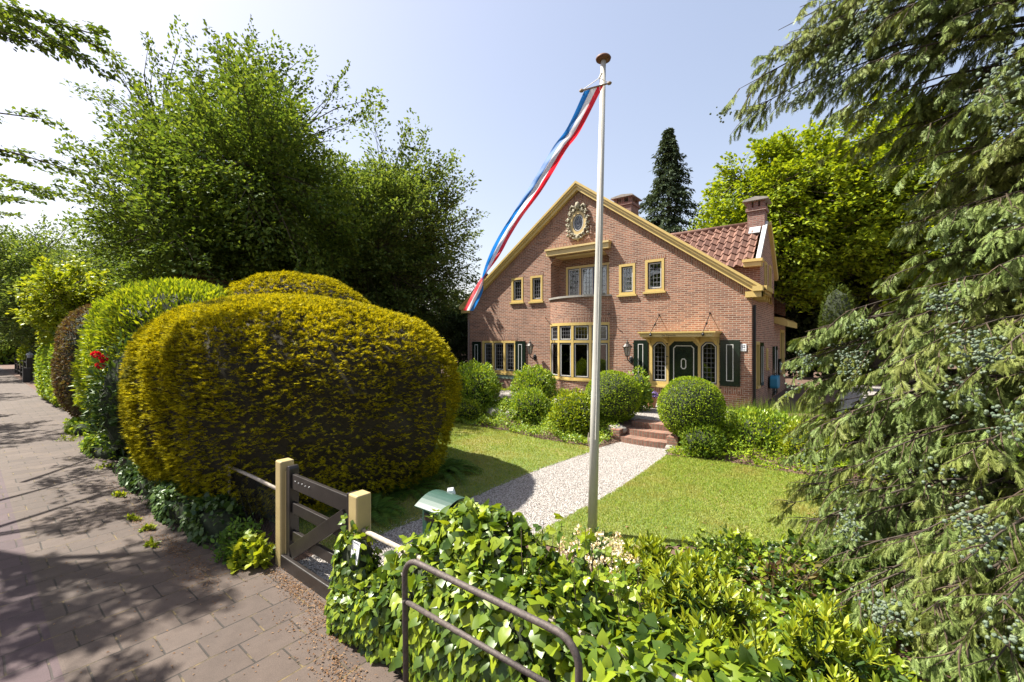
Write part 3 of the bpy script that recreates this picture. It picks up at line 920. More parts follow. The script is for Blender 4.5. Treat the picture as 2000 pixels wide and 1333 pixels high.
# left flank: pantiled cross roof with dark edge
pantiles('tiled_roof', (-16.85, 17.15, 4.5), (.245, 0, 0), Vector((0, 1.9, 1.78)) / 7, 15, 7, house)
le = MB()
le.box(-16.92, -13.3, 16.9, 17.18, 4.26, 4.46)
le.obox((-16.9, 18.1, 5.42), (.08, 0, 0), (0, 1.95, 1.83), (0, -.11, .12))
lw_ = MB()
lw_.add([(-16.8, 17.3, ZB), (-16.8, 20.6, ZB), (-16.8, 20.6, 4.4), (-16.8, 19.0, 6.2), (-16.8, 17.3, 4.45), (-13.8, 17.3, ZB), (-13.8, 17.3, 4.45), (-13.8, 20.6, ZB), (-13.8, 20.6, 4.4)],
        [(0, 4, 3, 2, 1), (0, 5, 6, 4), (1, 2, 8, 7)])
lw_.add([(-16.85, 19.0, 6.25), (-16.85, 20.8, 4.4), (-12.5, 20.8, 4.4), (-12.5, 19.0, 6.25)], [(0, 1, 2, 3)])
lw_.build('wing_wall', M['brick'], house)
le.build('eave_box', M['green'], house)

def chimney(name, cx, cy, w_, d_, z0, z1):
    ch = MB()
    hw, hd = w_ / 2, d_ / 2
    ch.box(cx - hw, cx + hw, cy - hd, cy + hd, z0, z1 - .42)
    ch.box(cx - hw - .05, cx + hw + .05, cy - hd - .05, cy + hd + .05, z1 - .42, z1 - .30)
    for sx in (-1, 0, 1):
        for sy in (-1, 1):
            ch.box(cx + sx * (hw - .06) - .07, cx + sx * (hw - .06) + .07, cy + sy * (hd - .06) - .07, cy + sy * (hd - .06) + .07, z1 - .30, z1 - .08)
    o = ch.build(name, M['brick_dark'], house)
    cp = MB()
    cp.prism([(cx - hw - .14, z1 - .08), (cx + hw + .14, z1 - .08), (cx + hw + .1, z1 - .02), (cx, z1 + .05), (cx - hw - .1, z1 - .02)], cy - hd - .14, cy + hd + .14)
    cp.build('chimney_cap', M['coping'], o)
chimney('chimney', -8.25, 18.9, .80, .85, 7.6, 8.98)
chimney('chimney', -2.70, 17.2, .52, .56, 6.1, 7.34)

# --------------------------------------------------------------- windows
def frame_bars(mb, x0, x1, z0, z1, t, y0, y1, mi=0):
    mb.box(x0, x0 + t, y0, y1, z0, z1, mi)
    mb.box(x1 - t, x1, y0, y1, z0, z1, mi)
    mb.box(x0 + t, x1 - t, y0, y1, z0, z0 + t, mi)
    mb.box(x0 + t, x1 - t, y0, y1, z1 - t, z1, mi)

def lattice(mb, x0, x1, z0, z1, nx, nz, y, t=.011, arch=True):
    for i in range(1, nx):
        x = x0 + (x1 - x0) * i / nx
        mb.box(x - t / 2, x + t / 2, y - .004, y + .004, z0, z1)
    for i in range(1, nz):
        z = z0 + (z1 - z0) * i / nz
        mb.box(x0, x1, y - .003, y + .005, z - t / 2, z + t / 2)
    if arch:
        wd = (x1 - x0) / nx
        for i in range(nx):
            cx = x0 + wd * (i + .5)
            pts = [(cx + wd * .5 * math.cos(a), y, z1 - wd * .55 + wd * .5 * math.sin(a)) for a in [PI * k / 6 for k in range(7)]]
            mb.tube(pts, t * .55, 4)

def sash(parent, x0, x1, z0, z1, y, dark='blue_grey', nx=3, nz=5, arch=True, bars=True):
    d = MB()
    frame_bars(d, x0, x1, z0, z1, .035, y, y + .05)
    s = d.build('sash', M[dark], parent)
    wl_ = MB()
    frame_bars(wl_, x0 + .035, x1 - .035, z0 + .035, z1 - .035, .022, y + .002, y + .045)
    wl_.build('glazing_bead', M['white'], parent)
    g = MB()
    g.box(x0 + .05, x1 - .05, y + .022, y + .026, z0 + .05, z1 - .05)
    g.build('pane', M['glass'], parent)
    if bars:
        l = MB()
        lattice(l, x0 + .057, x1 - .057, z0 + .057, z1 - .057, nx, nz, y + .014, arch=arch)
        l.build('leading', M['lead'], parent)

def small_window(x0, x1, z0, z1):
    f = MB()
    frame_bars(f, x0, x1, z0, z1, .085, FY - .015, FY + .14)
    o = f.build('window', M['yellow'], house)
    s = MB()
    s.box(x0 - .06, x1 + .06, FY - .07, FY + .02, z0 - .065, z0 - .003)
    s.build('sill', M['yellow'], o)
    sash(o, x0 + .085, x1 - .085, z0 + .085, z1 - .085, FY + .05, nx=3, nz=5)
for a, b_, c_, d_ in WIN:
    small_window(a, b_, c_, d_)

# loggia window
yb = FY + .62
f = MB()
frame_bars(f, -9.0, -6.85, 4.03, 5.36, .09, yb - .10, yb - .002)
for x in (-8.36, -7.2):
    f.box(x - .035, x + .035, yb - .102, yb - .002, 4.12, 5.27)
lw = f.build('window', M['yellow'], house)
for x0, x1 in ((-8.91, -8.395), (-8.325, -7.80), (-7.80, -7.235), (-7.165, -6.94)):
    sash(lw, x0, x1, 4.12, 5.27, yb - .075, nx=3, nz=6)
lt = MB()
lt.box(LOG[0] - .10, LOG[1] + .06, FY - .20, FY + .02, 5.74, 5.93)
lt.box(LOG[0] - .13, LOG[1] + .09, FY - .25, FY + .02, 5.93, 6.0)
lt.box(LOG[0] + .16, LOG[1] - .16, FY + .03, FY + .6, 5.66, 5.715)
lt.build('lintel_board', M['cream'], house)

# bay: curved brick, curved ochre window, balcony coping
BW, SAG = 1.25, .46
RB = (BW * BW + SAG * SAG) / (2 * SAG)
BC = (-8.135, FY + RB - SAG)
TH = math.asin(BW / RB)
bay = MB()
bay.arc(BC, RB - .2, RB, -TH, TH, ZB, 1.0, 20)
bay.build('bay_base', M['brick'], house)
bay = MB()
bay.arc(BC, RB - .2, RB, -TH, TH, 3.29, 4.04, 20)
bay.build('balcony_parapet', M['brick'], house)
bs = MB()
for i in range(20):
    a0, a1 = -TH + 2 * TH * i / 20, -TH + 2 * TH * (i + 1) / 20
    p = [(BC[0] + RB * math.sin(a), BC[1] - RB * math.cos(a), z) for z in (3.12, 3.29) for a in (a0, a1)]
    bs.add([p[0], p[1], p[3], p[2]], [(0, 1, 2, 3)], 0, [[(0, RB * a0), (0, RB * a1), (.2, RB * a1), (.2, RB * a0)]])
bs.build('soldier_course', M['brick'], house)
cpg = MB()
cpg.arc(BC, RB - .28, RB + .06, -TH - .03, TH + .03, 4.04, 4.11, 24)
cpg.build('balcony_coping', M['coping'], house)
bal = MB()
bal.arc(BC, .1, RB - .19, -TH, TH, 3.9, 3.95, 12)
bal.build('balcony_floor', M['coping'], house)
bw = MB()
bw.arc(BC, RB - .13, RB + .012, -TH, TH, 3.02, 3.12, 20)
bw.arc(BC, RB - .12, RB + .002, -TH, TH, 2.385, 2.475, 20)
bw.arc(BC, RB - .13, RB + .03, -TH, TH, 1.0, 1.06, 20)
bw.arc(BC, RB - .12, RB + .002, -TH, TH, 1.06, 1.12, 20)
for k in range(5):
    a = -TH + 2 * TH * k / 4
    hw = .05 / RB
    bw.arc(BC, RB - .121, RB + .006, max(-TH, a - hw), min(TH, a + hw), 1.12, 3.02, 2)
bwin = bw.build('bay_window', M['yellow'], house)
for k in range(4):
    a0, a1 = -TH + 2 * TH * k / 4 + .05 / RB, -TH + 2 * TH * (k + 1) / 4 - .05 / RB
    am = (a0 + a1) / 2
    for z0, z1, bars in ((1.12, 2.385, False), (2.475, 3.02, True)):
        rr = RB - .055
        hx = rr * math.sin((a1 - a0) / 2)
        yy = rr * math.cos((a1 - a0) / 2)
        # build flat at the origin then turn about the bay centre
        def turn(mb):
            ca, sa = math.cos(am), math.sin(am)
            mb.v = [(BC[0] + x * ca - y * sa, BC[1] + x * sa + y * ca, z) for x, y, z in mb.v]
            return mb
        d = MB()
        frame_bars(d, -hx, hx, z0, z1, .035, -yy - .03, -yy + .02)
        turn(d).build('sash', M['blue_grey'], bwin)
        d = MB()
        frame_bars(d, -hx + .035, hx - .035, z0 + .035, z1 - .035, .024, -yy - .028, -yy + .015)
        turn(d).build('glazing_bead', M['white'], bwin)
        d = MB()
        d.box(-hx + .05, hx - .05, -yy - .008, -yy - .004, z0 + .05, z1 - .05)
        turn(d).build('pane', M['glass'], bwin)
        if bars:
            d = MB()
            lattice(d, -hx + .06, hx - .06, z0 + .06, z1 - .06, 4, 3, -yy - .015)
            turn(d).build('leading', M['lead'], bwin)

# left ground-floor window of three lights
f = MB()
frame_bars(f, -12.98, -11.1, 1.1, 2.46, .09, FY - .012, FY + .15)
for x in (-12.36, -11.72):
    f.box(x - .05, x + .05, FY - .010, FY + .15, 1.19, 2.37)
lwin = f.build('window', M['yellow'], house)
for x0, x1 in ((-12.89, -12.41), (-12.31, -11.77), (-11.67, -11.19)):
    sash(lwin, x0, x1, 1.19, 2.37, FY + .05, nx=4, nz=7, arch=False)
s = MB()
s.box(-13.03, -11.05, FY - .06, FY + .02, 1.02, 1.097)
s.build('sill', M['yellow'], lwin)
s = MB()
s.box(-12.95, -11.12, FY - .03, FY - .001, .86, 1.0)
s.build('sill_board', plain('grey_green_paint', (.21, .28, .22), .5), house)
c_ = MB()
for k in range(26):
    x = -12.86 + k * .02
    c_.box(x, x + .021, FY + .30 + .025 * math.sin(k * 1.9), FY + .32 + .025 * math.sin(k * 1.9), 1.1, 2.45)
c_.build('curtain', M['curtain'], house)

# shutters
def shutter(x0, x1, z0, z1):
    m = MB()
    m.box(x0, x1, FY - .055, FY - .015, z0, z1)
    for z in (z0 + .1, z1 - .14):
        m.box(x0 - .03, x0 + .02, FY - .05, FY - .004, z, z + .04)
    o = m.build('shutter', M['green'], house, bevel=.006)
    l = MB()
    ix = .16 * (x1 - x0) / .5
    frame_bars(l, x0 + ix, x1 - ix, z0 + .16, z1 - .13, .021, FY - .062, FY - .054)
    l.build('panel_line', M['white'], o)
for q in ((-13.56, -13.03, 1.05, 2.42), (-11.10, -10.58, 1.05, 2.45), (-5.97, -5.47, 1.12, 2.48), (-3.235, -2.69, 1.09, 2.48)):
    shutter(*q)

# door group
def cham(x0, x1, z0, z1, c):
    return [(x0, z0), (x1, z0), (x1, z1 - c), (x1 - c, z1), (x0 + c, z1), (x0, z1 - c)]
def plate(mb, outer_, inners, y0, y1, mi=0):
    lp = [[Vector((x, z, 0)) for x, z in outer_]] + [[Vector((x, z, 0)) for x, z in reversed(h)] for h in inners]
    fl_ = [p for q in lp for p in q]
    tr = tessellate_polygon(lp)
    def cc(t):
        a, b_, c = (fl_[i] for i in t)
        return t if (b_ - a).cross(c - a).z > 0 else (t[0], t[2], t[1])
    tr = [cc(t) for t in tr]
    n = len(fl_)
    mb.add([(p.x, y0, p.y) for p in fl_], tr, mi)
    mb.add([(p.x, y1, p.y) for p in fl_], [t[::-1] for t in tr], mi)
    for h, inv in [(outer_, False)] + [(q, True) for q in inners]:
        k = len(h)
        mb.add([(x, y0, z) for x, z in h] + [(x, y1, z) for x, z in h],
               [((i, i + k, (i + 1) % k + k, (i + 1) % k) if not inv else (i, (i + 1) % k, (i + 1) % k + k, i + k)) for i in range(k)], mi)
dl, dd, dr = cham(-5.33, -4.86, 1.12, 2.43, .14), cham(-4.79, -3.88, .36, 2.44, .16), cham(-3.80, -3.33, 1.12, 2.43, .14)
fr = MB()
plate(fr, [(-5.44, 1.0), (-4.84, 1.0), (-4.84, .33), (-3.83, .33), (-3.83, 1.0), (-3.26, 1.0), (-3.26, 2.57), (-5.44, 2.57)], [dl, dd, dr], FY - .03, FY + .10)
fr.box(-5.5, -4.85, FY - .09, FY + .02, .93, .998)
fr.box(-3.82, -3.2, FY - .09, FY + .02, .93, .998)
for x in (-4.82, -3.84):
    fr.box(x - .05, x + .05, FY - .045, FY - .028, 2.44, 2.56)
porch = fr.build('door_frame', M['yellow'], house)
def inset(poly, t):
    """shrink a convex polygon by t"""
    n = len(poly)
    out = []
    for i in range(n):
        p0, p1, p2 = Vector(poly[i - 1]), Vector(poly[i]), Vector(poly[(i + 1) % n])
        d1, d2 = (p1 - p0).normalized(), (p2 - p1).normalized()
        n1, n2 = Vector((-d1.y, d1.x)), Vector((-d2.y, d2.x))
        k = t / (1 + n1.dot(n2))
        out.append(tuple(p1 + (n1 + n2) * k))
    return out
for q in (dl, dr):
    s = MB()
    plate(s, q, [inset(q, .035)], FY + .02, FY + .07)
    s.build('sash', M['blue_grey'], porch)
    s = MB()
    plate(s, inset(q, .035), [inset(q, .06)], FY + .018, FY + .066)
    s.build('glazing_bead', M['white'], porch)
    g = MB()
    plate(g, inset(q, .05), [], FY + .036, FY + .04)
    g.build('pane', M['glass'], porch)
    l = MB()
    lattice(l, q[0][0] + .06, q[1][0] - .06, 1.18, 2.37, 3, 8, FY + .03, t=.009, arch=False)
    l.build('leading', M['lead'], porch)
do = MB()
plate(do, dd, [], FY + .045, FY + .09)
door = do.build('front_door', M['green'], house)
l = MB()
q = inset(dd, .13)
q = [(x, z + (.1 if z < 1 else 0)) for x, z in q]
plate(l, q, [inset(q, .028)], FY + .034, FY + .046)
q = [(-4.335 + x * .085, 1.72 + z * .17) for x, z in ((-.45, -1), (.45, -1), (1, -.65), (1, .65), (.45, 1), (-.45, 1), (-1, .65), (-1, -.65))]
plate(l, q, [inset(q, .03)], FY + .034, FY + .046)
l.build('panel_line', M['white'], door)
k = MB()
k.lathe((0, 0, 0), [(.012, 0), (.012, .03), (.035, .045), (.042, .065), (.03, .085), (.005, .09)], 14)
k.v = [(x - 3.965, FY + .044 - z, y + 1.30) for x, y, z in k.v]
k.build('door_knob', plain('steel_knob', (.5, .48, .45), .3, .8), door, smooth=True)
bp = MB()      # wrought-iron bell pull beside the door
bp.tube([(-4.825, FY - .06, 2.42), (-4.825, FY - .06, 1.72)], .007, 6)
for z in (2.36, 1.94):
    bp.box(-4.85, -4.80, FY - .07, FY - .03, z - .012, z + .012)
    bp.tube([(-4.87, FY - .06, z), (-4.78, FY - .06, z)], .008, 6)
bp.tube([(-4.825 + .03 * math.cos(a), FY - .06, 1.70 + .03 * math.sin(a)) for a in [2 * PI * i / 10 for i in range(11)]], .007, 6)
bp.build('bell_pull', M['black_iron'], house)

# canopy over the door, hung on two iron rods
cn = MB()
x0, x1 = -5.53, -3.19
yf = FY - .78
cn.box(x0 + .06, x1 - .06, yf + .05, FY - .002, 2.575, 2.70)
cn.box(x0, x1, yf, FY - .003, 2.70, 2.745)
cn.box(x0 + .03, x1 - .03, yf + .025, FY - .004, 2.665, 2.699)
for x in (-5.4, -4.82, -3.84, -3.34):
    cn.prism([(FY - .03, 2.57), (FY - .62, 2.57), (FY - .62, 2.53), (FY - .3, 2.50), (FY - .03, 2.36)], x - .035, x + .035, 'x')
canopy = cn.build('canopy', M['yellow'], house)
pl = MB()
pl.add([(x0 + .10, yf + .046, 2.585), (x1 - .10, yf + .046, 2.585), (x1 - .10, yf + .046, 2.66), (x0 + .10, yf + .046, 2.66)], [(0, 1, 2, 3)])
pl.build('canopy_fascia', M['cream'], canopy)
for x in (-5.1, -3.53):
    r = MB()
    a, b_ = Vector((x, FY, 3.30)), Vector((x, yf - .015, 2.66))
    r.tube([a, b_ + Vector((0, 0, .05)), b_], .011, 6)
    for t, rad in ((.0, .035), (.44, .022), (.5, .036), (.56, .022)):
        p = a.lerp(b_, t)
        r.tube([p - (b_ - a).normalized() * .03, p, p + (b_ - a).normalized() * .03], [.008, rad, .008], 8)
    r.lathe((b_.x, b_.y, b_.z - .03), [(.005, -.03), (.04, -.01), (.045, .02), (.02, .05)], 10)
    r.build('canopy_rod', M['black_iron'], canopy)
def text(name, body, loc, size, mat, parent, rotz=0.0, extr=.002, align='CENTER'):
    cu = bpy.data.curves.new(name, 'FONT')
    cu.body, cu.size, cu.extrude, cu.align_x, cu.align_y = body, size, extr, align, 'CENTER'
    cu.resolution_u = 3
    tmp = bpy.data.objects.new(name, cu)
    me = bpy.data.meshes.new_from_object(tmp)
    bpy.data.objects.remove(tmp)
    mt = Matrix.Translation(Vector(loc) - wl(parent)) @ Matrix.Rotation(rotz, 4, 'Z') @ Matrix.Rotation(PI / 2, 4, 'X')
    me.transform(mt)
    me.materials.clear()
    me.materials.append(mat)
    o = bpy.data.objects.new(name, me)
    COL.objects.link(o)
    if parent:
        o.parent = parent
    WLOC[o.name] = wl(parent)
    return o
text('house_name_lettering', "De Zevende", (-4.55, yf + .043, 2.622), .085, plain('brown_lettering', (.10, .055, .02), .6), canopy)

# oval window with its carved stone wreath
ov = MB()
def ring(cx, cz, ax, az, y, r, n=40, mi=0, sq=1.0):
    pts = [(cx + ax * math.cos(2 * PI * k / n), y, cz + az * math.sin(2 * PI * k / n)) for k in range(n + 1)]
    ov.tube(pts, r, 8, mi, cap=False)
def eplate(mb, a0, z0, a1, z1, y0, y1):
    plate(mb, [(XC + a0 * math.cos(2 * PI * k / 32), 6.86 + z0 * math.sin(2 * PI * k / 32)) for k in range(32)],
          [[(XC + a1 * math.cos(2 * PI * k / 32), 6.86 + z1 * math.sin(2 * PI * k / 32)) for k in range(32)]], y0, y1)
eplate(ov, .34, .44, .235, .325, FY - .05, FY + .05)
oval = ov.build('oval_window', M['cream'], house)
ov = MB()
eplate(ov, .24, .33, .205, .295, FY - .02, FY + .06)
ov.build('sash', M['blue_grey'], oval)
ov = MB()
eplate(ov, .206, .296, .185, .273, FY - .022, FY + .05)
ov.build('glazing_bead', M['white'], oval)
g = MB()
plate(g, [(XC + .195 * math.cos(2 * PI * k / 32), 6.86 + .284 * math.sin(2 * PI * k / 32)) for k in range(32)], [], FY + .01, FY + .014)
g.build('pane', M['glass'], oval)
ov = MB()
for s_ in (.35, .7):
    ring(XC, 6.86, .185 * s_, .273 * s_, FY, .005)
for a in range(6):
    ov.tube([(XC, FY, 6.86), (XC + .185 * math.cos(a * PI / 3), FY, 6.86 + .273 * math.sin(a * PI / 3))], .004, 4)
ov.build('leading', M['lead'], oval)
ov = MB()
ring(XC, 6.86, .355, .455, FY - .035, .032)
rr = random.Random(5)
for k in range(30):                      # curling acanthus leaves and scrolls round the ring
    a = 2 * PI * k / 30
    ax, az = .415 + .03 * math.sin(k * 2.3), .525 + .03 * math.cos(k * 1.7)
    c = Vector((XC + ax * math.cos(a), FY - .05, 6.86 + az * math.sin(a)))
    sg = 1 if k % 2 else -1
    pts = []
    for i in range(9):
        th = a + sg * i * .62
        q_ = .075 * (1 - i / 10)
        pts.append(c + Vector((q_ * math.cos(th), -.02 - .008 * i, q_ * math.sin(th))))
    ov.tube(pts, [.03, .032, .032, .03, .028, .026, .024, .022, .02], 6)
for sx in (-1, 1):                       # side volutes, lower balls
    ov.lathe((XC + sx * .42, FY - .07, 6.43), [(.01, -.06), (.055, -.03), (.062, 0), (.05, .04), (.01, .06)], 10)
    ov.tube([(XC + sx * .10, FY - .06, 7.42), (XC + sx * .24, FY - .09, 7.50), (XC + sx * .33, FY - .07, 7.40), (XC + sx * .28, FY - .06, 7.33)], [.045, .05, .045, .02], 7)
ov.tube([(XC, FY - .05, 7.34), (XC, FY - .10, 7.46), (XC, FY - .08, 7.58), (XC, FY - .04, 7.64)], [.06, .10, .08, .02], 9)
ov.tube([(XC, FY - .05, 6.36), (XC, FY - .09, 6.28), (XC, FY - .05, 6.18)], [.06, .075, .02], 9)
for sx in (-1, 1):
    ov.tube([(XC + sx * .05, FY - .05, 6.33), (XC + sx * .17, FY - .08, 6.28), (XC + sx * .24, FY - .07, 6.36)], [.05, .045, .02], 7)
ov.build('stone_wreath', M['stone'], oval, smooth=True)

# side wall joinery
def side_window(y0, y1, z0, z1):
    m = MB()
    m.box(XR - .12, XR + .03, y0, y0 + .09, z0, z1)
    m.box(XR - .12, XR + .03, y1 - .09, y1, z0, z1)
    m.box(XR - .12, XR + .03, y0 + .09, y1 - .09, z1 - .09, z1)
    m.box(XR - .12, XR + .07, y0 + .09, y1 - .09, z0, z0 + .08)
    o = m.build('window', M['yellow'], house)
    g = MB()
    g.box(XR - .06, XR - .055, y0 + .085, y1 - .085, z0 + .075, z1 - .085)
    g.build('pane', M['glass'], o)
for q in ((14.86, 15.5, 1.0, 2.43), (16.5, 16.95, 3.75, 5.1), (17.45, 17.9, 3.75, 5.1), (16.9, 17.15, 1.45, 2.2), (20.3, 21.5, 1.1, 2.9)):
    side_window(*q)
m = MB()
m.box(XR - .1, XR + .02, 18.3, 18.85, .45, 2.25)
m.box(XR - .1, XR + .02, 18.88, 19.5, .45, 2.25)
sd = m.build('side_door', M['green'], house)
m = MB()
m.box(XR - .1, XR + .03, 18.85, 18.88, .45, 2.25)
m.box(XR + .02, XR + .026, 18.95, 18.98, .8, 2.1)
m.box(XR + .02, XR + .026, 19.40, 19.43, .8, 2.1)
m.build('panel_line', M['white'], sd)
for y0, z0, z1 in ((15.53, 1.03, 2.40), (19.72, 1.1, 1.75), (21.55, 1.1, 1.75)):
    m = MB()
    m.box(XR + .02, XR + .06, y0, y0 + .5, z0, z1)
    o = m.build('shutter', M['green'], house)
    l = MB()
    l.box(XR + .058, XR + .066, y0 + .08, y0 + .12, z0 + .12, z1 - .12)
    l.box(XR + .058, XR + .066, y0 + .38, y0 + .42, z0 + .12, z1 - .12)
    l.build('panel_line', M['white'], o)
# rain pipes at both front corners
m = MB()
m.tube([(XR + .06, FY + .08, 3.5), (XR + .06, FY + .08, ZB)], .04, 8)
m.build('rain_pipe', M['black_iron'], house)
m = MB()
m.tube([(XL + .12, FY - .05, 3.4), (XL + .12, FY - .05, ZB)], .035, 8)
m.build('rain_pipe', plain('old_lead_pipe', (.20, .15, .13), .6, .2), house)
m = MB()
m.tube([(-9.62, FY, 3.36), (-9.42, FY - .25, 3.40)], .012, 6)
m.tube([(-6.86, FY - .02, 3.42), (-6.86, FY - .16, 3.38), (-6.80, FY - .2, 3.42)], .014, 6)
m.build('flag_bracket', M['black_iron'], house)

# dim rooms behind the glass
m = MB()
m.box(XL + .15, XR - .15, FY + 2.9, FY + 3.0, ZB + .1, 3.4)
m.box(XL + .15, XR - .15, FY + .45, FY + 3.0, ZB + .08, ZB + .16)
m.box(XL + .15, XR - .15, FY + .75, FY + 3.0, 3.4, 3.5)
m.box(-9.9, -9.8, FY + .45, FY + 2.9, ZB + .16, 3.4)
m.box(-6.4, -6.3, FY + .45, FY + 2.9, ZB + .16, 3.4)
m.box(-13, -3.2, FY + 2.4, FY + 2.5, 3.5, 6.0)
m.build('room', M['room'], house)
tbl = thing('side_table', 'dark wooden side table standing inside behind the bay window', 'table', (-8.95, FY + .55, ZB + .16))
m = MB()
m.box(-9.25, -8.35, FY + .35, FY + .75, 1.04, 1.08)
m.build('table_top', M['wood'], tbl)
for x in (-9.2, -8.42):
    for y in (FY + .38, FY + .70):
        m = MB()
        m.tube([(x, y, ZB + .16), (x, y, 1.04)], [.018, .026], 8)
        m.build('leg', M['wood'], tbl)
lmp = thing('table_lamp', 'table lamp with white cone shade behind the bay window glass', 'lamp', (-8.86, FY + .5, 1.08))
m = MB()
m.lathe((-8.86, FY + .5, 1.08), [(.08, 0), (.075, .02), (.02, .05), (.05, .14), (.055, .2), (.015, .30), (.012, .4)], 14)
m.build('base', M['wood'], lmp, smooth=True)
m = MB()
m.lathe((-8.86, FY + .5, 1.42), [(.19, 0), (.12, .3)], 20)
m.build('lamp_shade', M['shade'], lmp, smooth=True)
for i, x in enumerate((-5.06, -3.68)):
    gx = thing('bird_figurine', ('white and blue bird figurine on the sill left of the front door' if i == 0 else 'white and blue bird figurine on the sill right of the front door'), 'figurine', (x, FY + .3, 1.1), 'bird figurines in the door side windows')
    m = MB()
    m.tube([(x + .14, FY + .3, 1.20), (x + .08, FY + .3, 1.24), (x - .0, FY + .3, 1.29), (x - .06, FY + .3, 1.36), (x - .09, FY + .3, 1.43)], [.01, .06, .065, .04, .025], 10)
    m.lathe((x + .04, FY + .3, 1.1), [(.05, 0), (.02, .05), (.02, .15)], 8)
    bd = m.build('body', plain('blue_glaze', (.12, .17, .26), .2), gx, smooth=True)
    m = MB()
    m.tube([(x - .08, FY + .3, 1.41), (x - .095, FY + .3, 1.48), (x - .13, FY + .3, 1.50), (x - .19, FY + .3, 1.47)], [.028, .034, .028, .004], 8)
    m.build('head', M['white'], gx, smooth=True)
m = MB()
m.box(-5.4, -3.3, FY + .20, FY + .42, 1.05, 1.1)
m.build('window_board', M['wood'], house)

# wall lanterns
def lantern(name, label, X):
    t = thing(name, label, 'wall lantern', (X, FY, 1.82), 'wall lanterns beside the bay window')
    m = MB()
    m.lathe((0, 0, 0), [(.075, 0), (.08, .012), (.06, .03), (.01, .04)], 16)
    m.v = [(X + x, FY - z, 1.80 + y * 1.6) for x, y, z in m.v]
    y1 = FY - .34
    m.tube([(X, FY - .03, 1.83), (X, FY - .14, 1.76), (X, FY - .25, 1.78), (X, y1, 1.86), (X, y1, 1.95)], [.022, .02, .018, .018, .02], 8)
    m.tube([(X, FY - .03, 1.74), (X, FY - .1, 1.70), (X, FY - .16, 1.74), (X, FY - .13, 1.79), (X, FY - .09, 1.77)], .013, 7)
    m.build('bracket', M['black_iron'], t)
    m = MB()
    zb, zt = 1.95, 2.24
    m.lathe((X, y1, zb), [(.03, -.03), (.075, -.01), (.075, .01)], 6)
    for k_ in range(6):
        a = 2 * PI * k_ / 6
        m.tube([(X + .07 * math.cos(a), y1 + .07 * math.sin(a), zb), (X + .135 * math.cos(a), y1 + .135 * math.sin(a), zt)], .008, 5)
    m.lathe((X, y1, zt), [(.16, 0), (.165, .02), (.09, .11), (.05, .13), (.055, .16), (.02, .19), (.012, .21), (.025, .235), (.004, .26)], 12)
    m.build('lamp_head', plain('lantern_metal', (.06, .052, .045), .35, .4), t)
    m = MB()
    m.lathe((X, y1, zb + .012), [(.062, 0), (.126, zt - zb - .015)], 6)
    mm, nt, p = newmat('frosted_lantern_glass')
    p.inputs['Base Color'].default_value = (.55, .53, .5, 1)
    p.inputs['Roughness'].default_value = .15
    p.inputs['Transmission Weight'].default_value = .6
    m.build('lamp_glass', mm, t)
lantern('wall_lantern', 'black lantern on a scrolled bracket between left window shutter and bay', -10.13)
lantern('wall_lantern', 'black lantern on a scrolled bracket left of the front door shutter', -6.07)

sg_ = thing('house_number_sign', 'small white house number plate 94 at the right corner of the facade', 'sign', (-2.6, FY - .01, 2.25))
m = MB()
m.box(-2.675, -2.525, FY - .022, FY - .002, 2.15, 2.36)
m.build('plate', M['paper'], sg_, bevel=.004)
text('number_lettering', '94', (-2.6, FY - .023, 2.262), .10, M['ink'], sg_)
text('name_lettering', 'Huize', (-2.6, FY - .023, 2.325), .042, M['ink'], sg_)
text('place_lettering', 'LAREN', (-2.6, FY - .023, 2.19), .036, M['ink'], sg_)
hr = thing('hose_reel', 'blue wall-mounted garden hose box on the side wall', 'hose box', (XR, 17.6, 1.0))
m = MB()
m.prism([(17.25, .82), (17.75, .82), (17.8, .9), (17.8, 1.16), (17.7, 1.26), (17.3, 1.26), (17.2, 1.16), (17.2, .9)], XR + .06, XR + .30, 'x')
m.build('body', M['blue_plastic'], hr, bevel=.03)
m = MB()
m.box(XR, XR + .06, 17.4, 17.6, .8, 1.2)
m.tube([(XR + .2, 17.3, 1.27), (XR + .2, 17.4, 1.33), (XR + .2, 17.6, 1.33), (XR + .2, 17.7, 1.27)], .015, 6)
m.build('bracket', M['black_iron'], hr)
m = MB()
m.tube([(XR + .18, 17.4, .82), (XR + .2, 17.35, .68), (XR + .14, 17.55, .6), (XR + .2, 17.6, .72), (XR + .12, 17.45, .62), (XR + .1, 17.5, .5)], .016, 7)
m.build('hose', M['black_iron'], hr)

# ================================================================== FLAGPOLE, PENNANT
FP = Vector((-2.62, 4.95, 0))
fp = thing('flagpole', 'tall white flagpole with a rusty disc cap beside the gravel path', 'flagpole', FP)
m = MB()
top = Vector((-2.50, 5.02, 6.0))
m.tube([FP, FP.lerp(top, .3), FP.lerp(top, .305), FP.lerp(top, .6), top], [.060, .056, .051, .045, .033], 20)
m.build('pole', M['pole'], fp, smooth=True)
m = MB()
m.lathe(top, [(.04, -.02), (.09, -.006), (.096, .012), (.085, .03), (.02, .04)], 24)
m.build('pole_cap', M['truck'], fp, smooth=True)
m = MB()
pc = FP.lerp(top, .2)
m.box(pc.x - .075, pc.x - .05, pc.y - .02, pc.y + .0, pc.z - .02, pc.z + .02)
m.tube([(pc.x - .075, pc.y - .01, pc.z - .08), (pc.x - .082, pc.y - .01, pc.z), (pc.x - .075, pc.y - .01, pc.z + .08)], [.006, .010, .006], 8)
m.build('cleat', M['galv'], fp)

